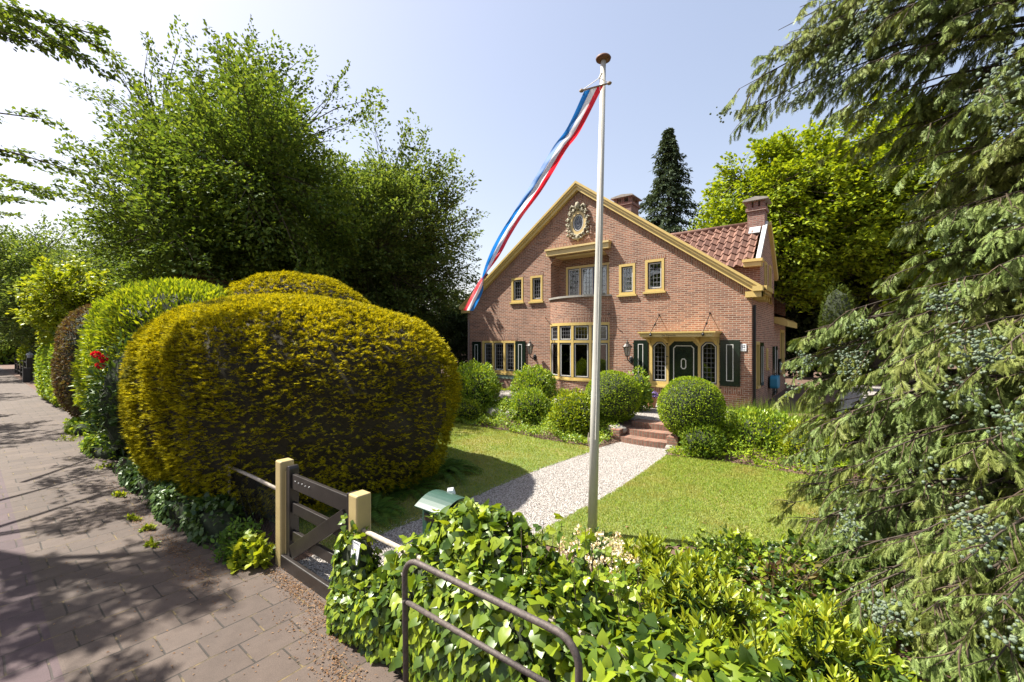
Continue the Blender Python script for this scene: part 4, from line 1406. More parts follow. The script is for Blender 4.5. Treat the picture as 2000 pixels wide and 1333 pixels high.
PD = 5.42
blue = [(1141, 179), (1109, 248), (1081.7, 286), (1056.5, 328), (1029, 374), (1001.8, 418), (978.7, 454), (957.7, 494), (942, 540), (944, 566), (934, 590), (924, 608)]
red = [(1179, 167), (1133, 257), (1107, 292), (1078, 341), (1054, 379), (1021, 423), (996, 463), (980, 493), (963, 518), (937, 548), (920, 578), (905, 607)]
def smooth_path(pts, n):
    out = []
    k = len(pts) - 1
    for i in range(n + 1):
        t = i / n * k
        j = min(int(t), k - 1)
        u = t - j
        p0, p1, p2, p3 = (Vector(pts[max(0, min(k, q))]) for q in (j - 1, j, j + 1, j + 2))
        out.append(.5 * ((2 * p1) + (-p0 + p2) * u + (2 * p0 - 5 * p1 + 4 * p2 - p3) * u * u + (-p0 + 3 * p1 - 3 * p2 + p3) * u ** 3))
    return out
NB = 90
bl, rd_ = smooth_path(blue, NB), smooth_path(red, NB)
pn = MB()
NW = 12
V = []
for i in range(NB + 1):
    t = i / NB
    for j in range(NW + 1):
        s = j / NW
        p = bl[i].lerp(rd_[i], s)
        # folds across the cloth and the half twist near the tail
        dep = PD + .035 * math.sin(s * 5.5 + t * 9) * min(1, t * 6) + .011 * math.sin(t * 42 + s * 3.0) + .005 * math.sin(t * 95 + s * 7)
        tw = math.exp(-((t - .77) / .07) ** 2)
        dep += tw * (.10 * (s - .5))
        V.append(at(p.x, p.y, dep))
Fc, mi = [], []
for i in range(NB):
    for j in range(NW):
        a = i * (NW + 1) + j
        pn.add([], [])
        Fc.append((a, a + 1, a + NW + 2, a + NW + 1))
        mi.append(0 if j < NW / 3 else (1 if j < 2 * NW / 3 else 2))
pn.v = [tuple(p) for p in V]
pn.f, pn.m, pn.uv = [list(q) for q in Fc], mi, [None] * len(Fc)
pen = thing('pennant', 'long red white and blue pennant streaming left from the flagpole', 'pennant', at(1160, 172, PD))
cl = pn.build('cloth', [M['blue_cloth'], M['white_cloth'], M['red_cloth']], pen, smooth=True)
m = MB()
a, b_ = at(1136, 178, PD), at(1190, 163.5, PD)
m.tube([a, b_], .010, 8)
ax = (b_ - a).normalized()
for p, sg in ((a, -1), (b_, 1)):
    m.tube([p - ax * .03, p - ax * .012, p + ax * .012, p + ax * .03], [.008, .022, .022, .008], 10)
m.build('cross_stick', plain('wood_stick', (.22, .15, .08), .6), pen)
m = MB()
h = at(1171, 153, PD)
m.tube([a, h, b_], .005, 5)
m.tube([h, h + Vector((.03, 0, .05))], .012, 6)
m.tube([h, at(1175, 300, PD), at(1170, 560, PD + .02), at(1163, 860, PD + .02)], .0038, 5)
m.build('cord', M['rope'], pen)

# ================================================================== GATE AND FENCES
GYF = 2.14
def gate_post(label, x0, x1, ztop, strip=False):
    t = thing('gate_post', label, 'gate post', ((x0 + x1) / 2, GYF + .07, 0), 'cream gate posts')
    m = MB()
    m.box(x0, x1, GYF, GYF + .15, -.02, ztop)
    m.build('post', M['post'], t, bevel=.016)
    if strip:
        m = MB()
        m.box(x1, x1 + .03, GYF + .045, GYF + .115, .0, ztop - .11)
        m.build('stop_strip', M['post'], t, bevel=.005)
gate_post('bare cream wooden gate post at the latch side, beside the yew hedge', -5.02, -4.885, 1.14, True)
gate_post('cream wooden gate post overgrown with ivy at the fence end', -3.56, -3.42, 1.09)
gt = thing('garden_gate', 'low black wooden gate of wide rails with a diagonal brace', 'gate', (-4.2, GYF + .1, 0))
y0, y1 = GYF + .06, GYF + .115
m = MB()
m.prism([(-4.845, .12), (-4.765, .12), (-4.765, 1.07), (-4.785, 1.10), (-4.825, 1.10), (-4.845, 1.07)], y0 - .02, y1 + .03)
m.build('gate_stile', M['black_wood'], gt, bevel=.006)
m = MB()
m.box(-3.66, -3.575, y0 - .015, y1 + .03, .10, 1.06)
m.build('gate_stile', M['black_wood'], gt, bevel=.006)
for z0, z1 in ((.86, 1.02), (.60, .715), (.30, .41)):
    m = MB()
    m.box(-4.762, -3.663, y0, y1 - .012, z0, z1)
    m.build('gate_rail', M['black_wood'], gt, bevel=.005)
m = MB()
d = Vector((-3.68, 0, .84)) - Vector((-4.72, 0, .20))
mid = (Vector((-3.68, 0, .84)) + Vector((-4.72, 0, .20))) / 2
m.obox((mid.x, y0 - .016, mid.z), d, (0, .028, 0), Vector((-d.z, 0, d.x)).normalized() * .14)
m.build('gate_brace', M['black_wood'], gt, bevel=.004)
m = MB()
for k in range(5):
    m.lathe((0, 0, 0), [(.010, 0), (.009, .004), (.003, .007)], 8)
    m.v[-24:] = [(x - 4.68 + k * .075, y0 - z, y + .955 - .005 * (k % 2)) for x, y, z in m.v[-24:]]
m.build('bolt', plain('bolt_head', (.3, .3, .3), .35, .7), gt)
ts = thing('threshold_board', 'black wooden sill board on the pavement under the gate', 'board', (-4.2, GYF + .05, 0))
m = MB()
m.box(-4.88, -3.5, GYF - .005, GYF + .045, 0, .14)
m.build('board', M['black_wood'], ts, bevel=.01)

def chain_fence(label, xs, z, y, zlow, mesh_range):
    t = thing('wire_fence', label, 'fence', ((xs[0] + xs[-1]) / 2, y, 0))
    m = MB()
    m.tube([(x, y, z + .006 * math.sin(x * 3)) for x in xs], .021, 10)
    m.build('rail', M['galv'], t, smooth=True)
    for x in xs[1:-1:2]:
        m = MB()
        m.tube([(x, y + .03, z), (x, y + .03, 0)], .018, 8)
        m.build('fence_stake', M['galv'], t)
    w_ = LB()
    a, b2 = mesh_range
    P, A, L = [], [], []
    st = .05
    hgt = z - zlow
    n = int((b2 - a + hgt) / st)
    for k in range(n):
        for sg in (1, -1):
            x = a - hgt * (sg > 0) + k * st + (hgt if sg < 0 else 0) * 0
            if sg < 0:
                x = a + k * st
            lo, hi = 0.0, hgt
            if sg > 0:
                lo = max(0, a - x); hi = min(hgt, b2 - x)
            else:
                lo = max(0, x - b2); hi = min(hgt, x - a)
            if hi <= lo:
                continue
            P.append((x + sg * lo, y, zlow + lo))
            A.append((sg * (hi - lo), 0, hi - lo))
    P, A = np.array(P), np.array(A, float)
    mbx = MB()
    for p, q in zip(P, A):
        mbx.tube([p, p + q], .0016, 3, cap=False)
    mbx.build('wire_mesh', M['black_iron'], t)
chain_fence('wire mesh fence with a rusty top rail, right of the gate', [-3.42, -2.6, -1.8, -1.0, -.2, .6, 1.4], .775, GYF + .06, .12, (-3.4, -2.0))
chain_fence('wire mesh fence with a top rail buried in the yew hedge', [-9.0, -8.2, -7.4, -6.6, -5.8, -5.02], .79, GYF + .06, .12, (-6.6, -5.03))

bh = thing('bicycle_stand', 'weathered steel tube hoop with a middle rail, in front of the ivy', 'bicycle stand', (-1.6, 1.7, 0))
m = MB()
xa, xb, zt, rr_ = -2.19, -.965, 1.115, .12
pts = [(xa + .02, 1.7, -.02), (xa, 1.7, zt - rr_)]
pts += [(xa + rr_ - rr_ * math.cos(a), 1.7, zt - rr_ + rr_ * math.sin(a)) for a in [PI / 2 * k / 6 for k in range(1, 7)]]
pts += [(xb - rr_ + rr_ * math.sin(a), 1.7, zt - rr_ + rr_ * math.cos(a)) for a in [PI / 2 * k / 6 for k in range(0, 7)]]
pts += [(xb - .01, 1.7, -.02)]
m.tube(pts, .0178, 14)
m.build('hoop', M['rust'], bh, smooth=True)
m = MB()
m.tube([(xa, 1.7, .845), (xb, 1.7, .845)], .0150, 12)
m.tube([(xa - .001, 1.7, .845), (xa + .02, 1.7, .845)], .021, 12)
m.build('middle_rail', M['rust'], bh, smooth=True)

nt_ = thing('notice_plate', 'small white notice with black pictograms hung on the fence rail', 'notice', (-3.28, GYF + .0, .7))
m = MB()
x0, x1 = -3.345, -3.235
m.add([(x0, 2.05, .765), (x1, 2.055, .765), (x1 + .005, 2.02, .60), (x0 + .004, 2.03, .60), (x0, 2.056, .765), (x1, 2.061, .765), (x1 + .005, 2.026, .60), (x0 + .004, 2.036, .60)],
      [(0, 3, 2, 1), (4, 5, 6, 7), (0, 1, 5, 4), (3, 7, 6, 2), (0, 4, 7, 3), (1, 2, 6, 5)])
m.build('plate', M['paper'], nt_)
m = MB()
def nq(u0, u1, v0, v1):
    def q(u, v):
        return (x0 + (x1 - x0) * u + .004 * v, 2.047 - .022 * v, .765 - .165 * v)
    m.add([q(u0, v0), q(u0, v1), q(u1, v1), q(u1, v0)], [(0, 1, 2, 3)])
for i, j in ((0, 0), (1, 0), (0, 1), (1, 1)):
    u, v = .06 + .2 * i, .10 + .17 * j
    for a_ in (0, .14):
        nq(u + a_, u + a_ + .025, v, v + .14)
    nq(u, u + .165, v, v + .02)
    nq(u, u + .165, v + .12, v + .14)
for k in range(8):
    nq(.52, .93 - .1 * (k % 3), .16 + k * .085, .18 + k * .085)
nq(.0, 1, .0, .05)
m.build('pictogram', plain('grey_print', (.16, .17, .19), .5, bmp=0), nt_)

lb_ = thing('letterbox', 'green metal letterbox with a curved lid behind the ivy', 'letterbox', (-3.0, 2.8, 0))
X0, X1, Y0, Y1 = -3.17, -2.85, 2.66, 2.95
m = MB()
m.box(X0, X1, Y0, Y1, .45, .93)
m.build('body', M['mail'], lb_, bevel=.008)
m = MB()
n = 10
prof = [(Y0 - .07 + (Y1 - Y0 + .14) * k / n, .915 + .10 * math.sin(PI * (k + .6) / (n + 1.2))) for k in range(n + 1)]
m.prism(prof + [(y, z - .008) for y, z in reversed(prof)], X0 - .025, X1 + .025, 'x')
m.build('lid', M['mail'], lb_, smooth=False)
m = MB()
m.box(X0 + .04, X1 - .04, Y0 - .012, Y0 - .001, .80, .86)
m.box(X1 + .001, X1 + .012, Y0 + .04, Y1 - .04, .50, .88)  # side plate: the shaded face's brown tone is put into its colour
m.build('flap_and_shaded_side', plain('brown_steel_and_shade', (.09, .065, .05), .45, .3), lb_)
m = MB()
m.box(-3.05, -2.97, 2.77, 2.84, -.02, .45)
m.build('post', M['mail'], lb_)
nw = thing('newspaper', 'folded white paper sticking out of the letterbox lid', 'newspaper', (-3.1, 2.75, .98))
m = MB()
m.obox((-3.12, 2.985, .965), (.06, .02, .015), (0, .01, .03), (-.01, -.02, .06))
m.build('folded_paper', M['paper'], nw)

# ================================================================== STEPS, POT
st = thing('garden_steps', 'three curved brick steps from the gravel path up to the terrace', 'steps', (-3.9, 9.9, 0))
for k, (y0, z0) in enumerate(((9.90, .14), (10.24, .28), (10.58, .42))):
    m = MB()
    n = 12
    xa, xb = -4.48, -3.36
    P = []
    for i in range(n + 1):
        x = xa + (xb - xa) * i / n
        P.append((x, y0 - .06 * math.sin(PI * i / n)))
    back = y0 + .42
    v, f, uv = [], [], []
    for i in range(n + 1):
        v += [(P[i][0], P[i][1], z0 - .15), (P[i][0], P[i][1], z0), (P[i][0], back, z0)]
    for i in range(n):
        a = i * 3
        f += [(a, a + 3, a + 4, a + 1), (a + 1, a + 4, a + 5, a + 2)]
        u0, u1 = P[i][0], P[i + 1][0]
        uv += [[(0, u0), (0, u1), (.15, u1), (.15, u0)], [(.15, u0), (.15, u1), (.36, u1), (.36, u0)]]
    f += [(0, 1, 2), (n * 3, n * 3 + 2, n * 3 + 1)]
    uv += [None, None]
    m.add(v, f, 0, uv)
    m.build('step', M['brick_step'], st)
for sx, x in ((-1, -4.62), (1, -3.24)):
    m = MB()
    m.box(x - .13, x + .13, 9.9, 10.95, -.02, .30)
    m.build('side_wall', M['brick_step'], st, bevel=.02)
def stone(name, label, x, y, s, seed):
    rr = random.Random(seed)
    m = MB()
    n = 9
    for r, z in ((.9, 0), (1, .35), (.8, .75), (.35, .95)):
        m.v += [(x + s * r * (1 + .15 * rr.uniform(-1, 1)) * math.cos(2 * PI * k / n) * 1.3, y + s * r * (1 + .15 * rr.uniform(-1, 1)) * math.sin(2 * PI * k / n), float(ground_h(x, y)) - .03 + s * z * .9) for k in range(n)]
    for i in range(3):
        for k in range(n):
            m.f.append([i * n + k, i * n + (k + 1) % n, (i + 1) * n + (k + 1) % n, (i + 1) * n + k])
    m.f.append([3 * n + k for k in range(n)])
    m.m, m.uv = [0] * len(m.f), [None] * len(m.f)
    o = m.build(name, M['coping'], None, smooth=True)
    return tag(o, label, 'stone', 'rough stones edging the terrace')
stone('edging_stone', 'rough grey edging stone between the two leafy shrubs left of the pole', -8.0, 10.25, .24, 1)
stone('edging_stone', 'brown-grey edging stone right of the dense round shrub', -8.75, 10.2, .26, 2)
stone('edging_stone', 'rough edging stone at the left foot of the clipped ball by the steps', -4.72, 10.2, .22, 3)
stone('edging_stone', 'pale edging stone under the clipped ball right of the steps', -3.28, 10.0, .16, 4)

PP = Vector((-4.95, 13.2, Z_T))
pt = thing('flower_pot', 'terracotta pot with violet flowers left of the front door step', 'flower pot', PP)
m = MB()
m.lathe(PP, [(.11, 0), (.16, .26), (.185, .265), (.19, .33), (.165, .33), (.15, .29), (.01, .29)], 24)
m.build('pot', M['terracotta'], pt, smooth=False)

# ================================================================== PLANTS
def super_r(D, rad, n):
    """radius of a superellipsoid with half-axes rad along directions D"""
    q = (np.abs(D) / np.array(rad)) ** n
    return q.sum(1) ** (-1 / n)

def clipped(name, label, cat, c, rad, n, leaf, size, asp, mat, group=None, pw=2.2, jit=.10, lump=.03, lump_s=1.6, zmin=None,
            up=.25, core=True, out=.6, seed=0.0, rand=.75, front=None, core_mat='inner', parent=None, core_s=.86, squash=None, layered=False):
    """a clipped or rounded shrub: leaf shoots all over an uneven solid core with the inner shade in its colour"""
    D = rdir(int(n * 1.9))
    if front is not None:      # denser on the side that can be seen
        keep = (D @ np.array(front)) > rng.uniform(-1.15, .3, len(D))
        D = D[keep]
    D = D[:n]
    r = super_r(D, rad, pw)
    P = D * r[:, None]
    lum = 1 + lump * vnoise(P, lump_s, seed + 1.7)
    P = P * lum[:, None] * (1 - np.abs(rng.normal(0, jit, len(D))))[:, None]
    if squash is not None:
        P = squash(P)
    N = unit(np.sign(P) * np.abs(P / np.array(rad)) ** (pw - 1) / np.array(rad))
    P = P + np.array(c)
    if zmin is not None:
        k = P[:, 2] > zmin + rng.uniform(0, .03, len(P))
        P, N = P[k], N[k]
    A = N * out + np.array([0, 0, up]) + rdir(len(P)) * rand
    Nl = N * .5 + rdir(len(P)) * .6 + np.array([0, 0, .6])
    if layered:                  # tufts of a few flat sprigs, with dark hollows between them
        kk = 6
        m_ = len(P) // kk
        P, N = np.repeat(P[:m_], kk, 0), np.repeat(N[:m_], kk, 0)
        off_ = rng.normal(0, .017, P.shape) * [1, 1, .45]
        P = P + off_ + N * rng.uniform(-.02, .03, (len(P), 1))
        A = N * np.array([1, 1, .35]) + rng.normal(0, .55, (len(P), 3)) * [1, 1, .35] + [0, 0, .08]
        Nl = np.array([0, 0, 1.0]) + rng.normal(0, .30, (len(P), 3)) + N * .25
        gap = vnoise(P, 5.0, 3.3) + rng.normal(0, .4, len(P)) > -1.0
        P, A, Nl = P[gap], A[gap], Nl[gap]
    lb = LB()
    sz = size * rng.uniform(.7, 1.3, len(P))
    lb.leaves(leaf, P, A, Nl, sz, sz * asp)
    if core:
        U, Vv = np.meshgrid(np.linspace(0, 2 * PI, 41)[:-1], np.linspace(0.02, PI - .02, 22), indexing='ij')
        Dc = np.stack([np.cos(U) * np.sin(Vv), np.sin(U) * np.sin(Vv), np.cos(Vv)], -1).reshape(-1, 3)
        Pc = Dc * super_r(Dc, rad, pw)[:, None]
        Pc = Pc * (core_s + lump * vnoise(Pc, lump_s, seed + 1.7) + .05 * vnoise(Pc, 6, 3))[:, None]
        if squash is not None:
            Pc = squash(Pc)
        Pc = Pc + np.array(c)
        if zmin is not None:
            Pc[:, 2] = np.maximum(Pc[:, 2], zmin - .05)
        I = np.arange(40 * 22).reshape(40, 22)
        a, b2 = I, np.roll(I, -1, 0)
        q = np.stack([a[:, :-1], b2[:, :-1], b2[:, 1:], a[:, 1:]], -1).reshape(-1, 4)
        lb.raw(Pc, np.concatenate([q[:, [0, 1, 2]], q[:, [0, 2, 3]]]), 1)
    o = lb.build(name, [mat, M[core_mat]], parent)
    return tag(o, label, cat, group) if parent is None else o

# ---- golden yew, the big clipped form beside the gate
def yew_squash(P):
    P = P.copy()
    f = np.clip((P[:, 0] + 3.3) / 6.6, 0, 1)                     # lower towards the right end
    up_ = P[:, 2] > 0
    P[:, 2] = np.where(up_, P[:, 2] * (1.04 - .13 * f ** 2), P[:, 2])
    P[:, 2] = np.where(up_, P[:, 2], P[:, 2] * 1.55)             # flanks run down to the ground
    t = np.clip(-P[:, 2] / 1.4, 0, 1)
    P[:, :2] *= (1 - .08 * t ** 1.5)[:, None]
    return P
CAMSIDE = (.75, -.55, .35)
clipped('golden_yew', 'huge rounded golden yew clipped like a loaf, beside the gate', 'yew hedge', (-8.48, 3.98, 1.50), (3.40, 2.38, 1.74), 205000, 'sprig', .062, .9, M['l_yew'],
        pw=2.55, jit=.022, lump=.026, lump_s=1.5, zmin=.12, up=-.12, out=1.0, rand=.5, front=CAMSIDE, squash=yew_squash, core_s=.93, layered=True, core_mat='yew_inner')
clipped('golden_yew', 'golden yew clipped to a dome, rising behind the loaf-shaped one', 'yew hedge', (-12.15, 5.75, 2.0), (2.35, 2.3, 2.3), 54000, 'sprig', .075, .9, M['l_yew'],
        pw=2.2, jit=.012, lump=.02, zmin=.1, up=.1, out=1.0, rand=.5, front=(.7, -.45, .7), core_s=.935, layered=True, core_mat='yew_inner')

# ---- clipped box balls by the steps
clipped('box_ball', 'bright green clipped ball left of the steps, partly behind the flagpole', 'box ball', (-5.05, 10.7, .98), (.73, .71, .68), 9000, 'leaf', .042, .55, M['l_box'],
        'clipped balls flanking the steps', pw=2.0, jit=.035, lump=.035, zmin=.25, core_s=.90)
clipped('box_ball', 'bright green clipped ball right of the steps, in front of the door', 'box ball', (-2.93, 10.25, .94), (.72, .70, .70), 10000, 'leaf', .042, .55, M['l_box'],
        'clipped balls flanking the steps', pw=2.0, jit=.035, lump=.035, zmin=.2, core_s=.90)

# ---- hedges along the pavement beyond the yew
clipped('laurel_hedge', 'light green laurel hedge bulging over the pavement left of the yew', 'hedge', (-14.0, 3.55, 1.9), (2.75, 1.75, 1.95), 24000, 'leaf', .135, .36, M['l_laurel'],
        pw=2.8, jit=.055, lump=.075, lump_s=1.3, zmin=.02, up=.5, out=.8, front=(.7, -.6, .4), core_s=.86)
clipped('copper_hedge', 'dark brownish clipped hedge left of the laurel', 'hedge', (-17.7, 3.2, 1.75), (1.55, 1.55, 1.85), 12000, 'leaf', .09, .5, M['l_copper'],
        pw=3.0, jit=.02, lump=.03, zmin=.02, front=(.7, -.6, .4), core_s=.93)
clipped('ivy_hedge', 'dark ivy-covered hedge between the copper hedge and the black gate', 'hedge', (-25.6, 3.2, 1.2), (5.4, 1.15, 1.25), 16000, 'leaf', .13, .75, M['l_bush'],
        pw=4.0, jit=.03, lump=.07, lump_s=.9, zmin=.02, front=(.6, -.7, .3), core_s=.9)
clipped('copper_shrub', 'bushy purple-brown shrub rising behind the laurel hedge', 'shrub', (-18.8, 5.4, 3.4), (2.2, 1.7, 1.35), 9000, 'leaf', .12, .55, M['l_copper'],
        jit=.2, lump=.16, lump_s=1.3, core_s=.7)
rh = thing('rhododendron', 'rhododendron with red flower heads between laurel and yew', 'rhododendron', (-12.3, 2.5, 0))
clipped('foliage', None, None, (-11.75, 2.25, 1.2), (.7, .7, 1.35), 1500, 'leaf', .16, .32, M['l_ivyd'], jit=.15, lump=.1, zmin=.1, core_s=.75, parent=rh)
for px, py, d in ((187, 694, 8.9), (203, 700, 8.85), (196, 714, 8.85)):
    c = at(px, py, d)
    D = rdir(60)
    lb = LB()
    lb.leaves('oval', np.array(c) + D * .038, D + rdir(60) * .4, rdir(60), .055, .05)
    lb.build('flower', [M['f_red']], rh)

# ---- trees
def tubes_np(lb, A, B, r0, r1, bend=0.1, segs=3, sides=4, mi=1):
    """many thin tapered bent twigs from A to B"""
    n = len(A)
    d = B - A
    L = np.linalg.norm(d, axis=1, keepdims=True)
    u = unit(np.cross(d, rdir(n)))
    w = unit(np.cross(d, u))
    sag = unit(np.cross(d, u * rng.normal(size=(n, 1)) + w * rng.normal(size=(n, 1)))) * L * bend
    rings = []
    for i in range(segs + 1):
        t = i / segs
        c = A + d * t + sag * math.sin(PI * t)
        r = (r0 * (1 - t) + r1 * t)
        r = np.broadcast_to(r, (n,))[:, None]
        for k in range(sides):
            a = 2 * PI * k / sides
            rings.append(c + (u * math.cos(a) + w * math.sin(a)) * r)
    V = np.stack(rings, 1)
    f = []
    for i in range(segs):
        for k in range(sides):
            a, b2 = i * sides + k, i * sides + (k + 1) % sides
            f += [(a, b2, b2 + sides), (a, b2 + sides, a + sides)]
    f = np.array(f)
    k = V.shape[1]
    Fc = f[None] + (np.arange(n) * k)[:, None, None]
    lb.raw(V.reshape(-1, 3), Fc.reshape(-1, 3), mi)

def tree(name, label, cat, base, h_crown, cc, rad, n_twig, per, leaf, size, asp, mat, bark='bark', group=None, trunk_r=.25, limbs=16, seed=0,
         lump=.22, lump_s=.35, shell=.45, sprayw=.45, flat=.22, lean=(0, 0, 0), twig_len=1.3, droop=.0, zlow=None, zshape=None, extra=None, fork=.35):
    """trunk with tapering limbs, twigs, and leaves set in flat sprays along every twig"""
    global rng
    keep = rng
    rng = np.random.default_rng(100 + seed)
    base, cc, rad = np.array(base, float), np.array(cc, float), np.array(rad, float)
    t = thing(name, label, cat, tuple(base), group)
    D = rdir(n_twig * 2)
    u = rng.uniform(0, 1, len(D)) ** shell
    lum = 1 + lump * vnoise(D * rad, lump_s, seed * 1.37) + .5 * lump * vnoise(D * rad, lump_s * 2.7, seed)
    P = D * rad * (u * lum)[:, None]
    if zshape is not None:
        P = zshape(P, rad)
    P = P + cc
    if zlow is not None:
        P = P[P[:, 2] > zlow]
    P = P[:n_twig]
    if extra is not None:
        P = np.concatenate([P, extra])
    n = len(P)
    # limbs: from a fork point on the trunk to points inside the crown
    tb = MB()
    fz = base[2] + (cc[2] - rad[2] - base[2]) + rad[2] * fork
    ftop = np.array([cc[0], cc[1], cc[2] + rad[2] * .55])
    trunk = [base, base * .5 + np.array([cc[0] * .5 + base[0] * 0, cc[1] * .5, base[2] * .5]) * 1.0 if False else base + (ftop - base) * .3, base + (ftop - base) * .65, ftop]
    tb.tube([Vector(p) + Vector((.12 * math.sin(i * 2.1 + seed), .12 * math.cos(i * 1.7 + seed), 0)) * (i > 0) for i, p in enumerate(trunk)],
            [trunk_r * 1.25, trunk_r * .9, trunk_r * .55, trunk_r * .16], 10)
    idx = rng.choice(n, min(limbs, n), replace=False)
    pts = []
    for i in idx:
        tip = cc + (P[i] - cc) * rng.uniform(.6, .8)
        k = rng.uniform(.22, .85)
        st_ = base + (ftop - base) * k
        st_[2] = min(st_[2], tip[2] + .3 * rad[2] * .4) if tip[2] > base[2] + 1 else st_[2]
        mid = st_ * .5 + tip * .5 + np.array([0, 0, .10 * np.linalg.norm(tip - st_)]) + rng.normal(0, .1, 3)
        r = trunk_r * .42 * (1 - .6 * k)
        tb.tube([Vector(st_), Vector(st_ * .75 + mid * .25), Vector(mid), Vector(tip)], [r, r * .85, r * .6, r * .22], 6, cap=False)
        for q in np.linspace(.25, 1, 5):
            pts.append((1 - q) ** 2 * st_ + 2 * q * (1 - q) * mid + q * q * tip)
    for q in np.linspace(.3, 1, 8):
        pts.append(base + (ftop - base) * q)
    tb.build('trunk', M[bark], t, smooth=True)
    pts = np.array(pts)
    # twigs start at the nearest limb point that lies inwards
    dm = ((P[:, None, :] - pts[None]) ** 2).sum(-1) + 1.2 * np.maximum(0, ((pts[None] - cc) ** 2).sum(-1) - ((P[:, None] - cc) ** 2).sum(-1))
    S = pts[dm.argmin(1)]
    lb = LB()
    dl_ = np.linalg.norm(P - S, axis=1)
    tubes_np(lb, S, P, .012 + .006 * np.minimum(dl_, 4), np.full(n, .006), .08)
    dirs = unit(P - S + np.array(lean) * 2.0)
    dirs = unit(dirs + np.array([0, 0, -droop]))
    side = unit(np.cross(dirs, np.array([0, 0, 1.0])) + rng.normal(0, .25, (n, 3)))
    upv = np.cross(side, dirs)
    k = per
    tt = rng.uniform(-.75, .35, (n, k))
    wdt = (1 - np.clip(tt + .2, 0, 1) * 1.1)
    ss = rng.uniform(-1, 1, (n, k)) * wdt
    hh = rng.normal(0, flat, (n, k))
    LP = P[:, None] + dirs[:, None] * (tt * twig_len)[..., None] + side[:, None] * (ss * sprayw * twig_len)[..., None] + upv[:, None] * (hh * twig_len * .6)[..., None]
    LP[..., 2] -= .12 * twig_len * (ss ** 2)
    A = dirs[:, None] * .6 + side[:, None] * np.sign(ss)[..., None] * .8 + rng.normal(0, .45, (n, k, 3))
    N = np.array([0, 0, 1.0]) + .5 * upv[:, None] + rng.normal(0, .55, (n, k, 3))
    sz = size * rng.uniform(.65, 1.3, n * k)
    LP = LP.reshape(-1, 3)
    if zlow is not None:
        ok = LP[:, 2] > zlow - .6
    else:
        ok = np.ones(len(LP), bool)
    lb.leaves(leaf, LP[ok], A.reshape(-1, 3)[ok], N.reshape(-1, 3)[ok], sz[ok], sz[ok] * asp)
    lb.build('crown', [mat, M['twig']], t)
    rng = keep
    return t

def shoots(pix, d, step=.55):
    """long leading shoots: twig tips along lines measured in the photo"""
    out = []
    for (ax_, ay_), (bx, by) in pix:
        a, b2 = np.array(at(ax_, ay_, d)), np.array(at(bx, by, d))
        n = max(2, int(np.linalg.norm(b2 - a) / step))
        for i in range(n + 1):
            out.append(a + (b2 - a) * i / n + rng.normal(0, .08, 3))
    return np.array(out)
ext = shoots([((300, 190), (200, 92)), ((270, 200), (160, 178)), ((300, 250), (215, 240)), ((340, 150), (285, 92)), ((400, 130), (358, 75)), ((450, 120), (415, 80)),
              ((520, 130), (497, 72)), ((560, 150), (540, 100)), ((600, 170), (590, 110)), ((640, 200), (670, 150)), ((700, 230), (728, 195)), ((330, 320), (250, 330)),
              ((260, 300), (215, 320))], 18)
tree('beech_tree', 'large spreading beech with long leading shoots, tallest on the left', 'beech tree', (-19.6, 7.4, 0), 15, (-19.9, 7.2, 8.0), (5.3, 4.6, 5.0), 1500, 84, 'leaf', .160, .62, M['l_beech'],
     'bark_grey', trunk_r=.42, limbs=26, seed=1, lump=.22, lump_s=.5, shell=.40, lean=(-.25, -.1, .30), twig_len=1.65, sprayw=.42, zlow=1.2, extra=ext, flat=.11)
ext = shoots([((790, 330), (800, 245)), ((850, 380), (910, 365)), ((860, 340), (885, 310)), ((720, 250), (735, 200)), ((820, 300), (830, 265))], 23)
tree('beech_tree', 'dense dark beech close to the left gable of the house', 'beech tree', (-20.5, 15.2, 0), 14, (-20.2, 14.8, 7.0), (4.6, 4.6, 5.9), 1350, 84, 'leaf', .175, .62, M['l_beech2'],
     'bark_grey', trunk_r=.36, limbs=22, seed=2, lump=.2, lump_s=.5, shell=.40, lean=(.1, 0, .25), twig_len=1.6, sprayw=.42, zlow=.8, extra=ext, flat=.11)
tree('beech_tree', 'shaded beech filling the gap behind the two big beeches', 'beech tree', (-27, 15, 0), 12, (-26.5, 14.5, 6.5), (5.5, 5.5, 5.8), 650, 46, 'leaf', .22, .62, M['l_beech'],
     'bark_grey', trunk_r=.36, limbs=12, seed=3, zlow=.6)
tree('street_tree', 'olive green tree with feathery top over the far pavement', 'street tree', (-35, 5.2, 0), 9, (-35, 5.6, 5.6), (5.0, 3.2, 3.9), 620, 46, 'leaf', .2, .5, M['l_beech2'], seed=4, lean=(-.2, 0, .3),
     trunk_r=.25, group='trees over the far pavement', zlow=1.6)
tree('street_tree', 'bushy green tree behind the laurel hedge, left of the beech', 'street tree', (-27.5, 7.2, 0), 9, (-27.5, 7.2, 5.0), (4.2, 3.4, 4.2), 560, 46, 'leaf', .18, .55, M['l_beech'], seed=5, lean=(-.1, 0, .2),
     trunk_r=.22, group='trees over the far pavement', zlow=1.0)
tree('street_tree', 'most distant tree closing the end of the pavement', 'street tree', (-58, 6.5, 0), 9, (-58, 6.5, 5.5), (7, 4.5, 5.2), 420, 36, 'leaf', .34, .6, M['l_beech2'], seed=6, trunk_r=.3,
     group='trees over the far pavement', zlow=.4)
tree('street_tree', 'feathery olive tree leaning over the far pavement beyond the black fence', 'street tree', (-44, 3.6, 0), 9, (-44, 3.4, 6.0), (5.0, 3.6, 4.4), 560, 46, 'leaf', .24, .5, M['l_beech2'], seed=16, lean=(-.2, 0, .3),
     trunk_r=.25, group='trees over the far pavement', zlow=2.2)
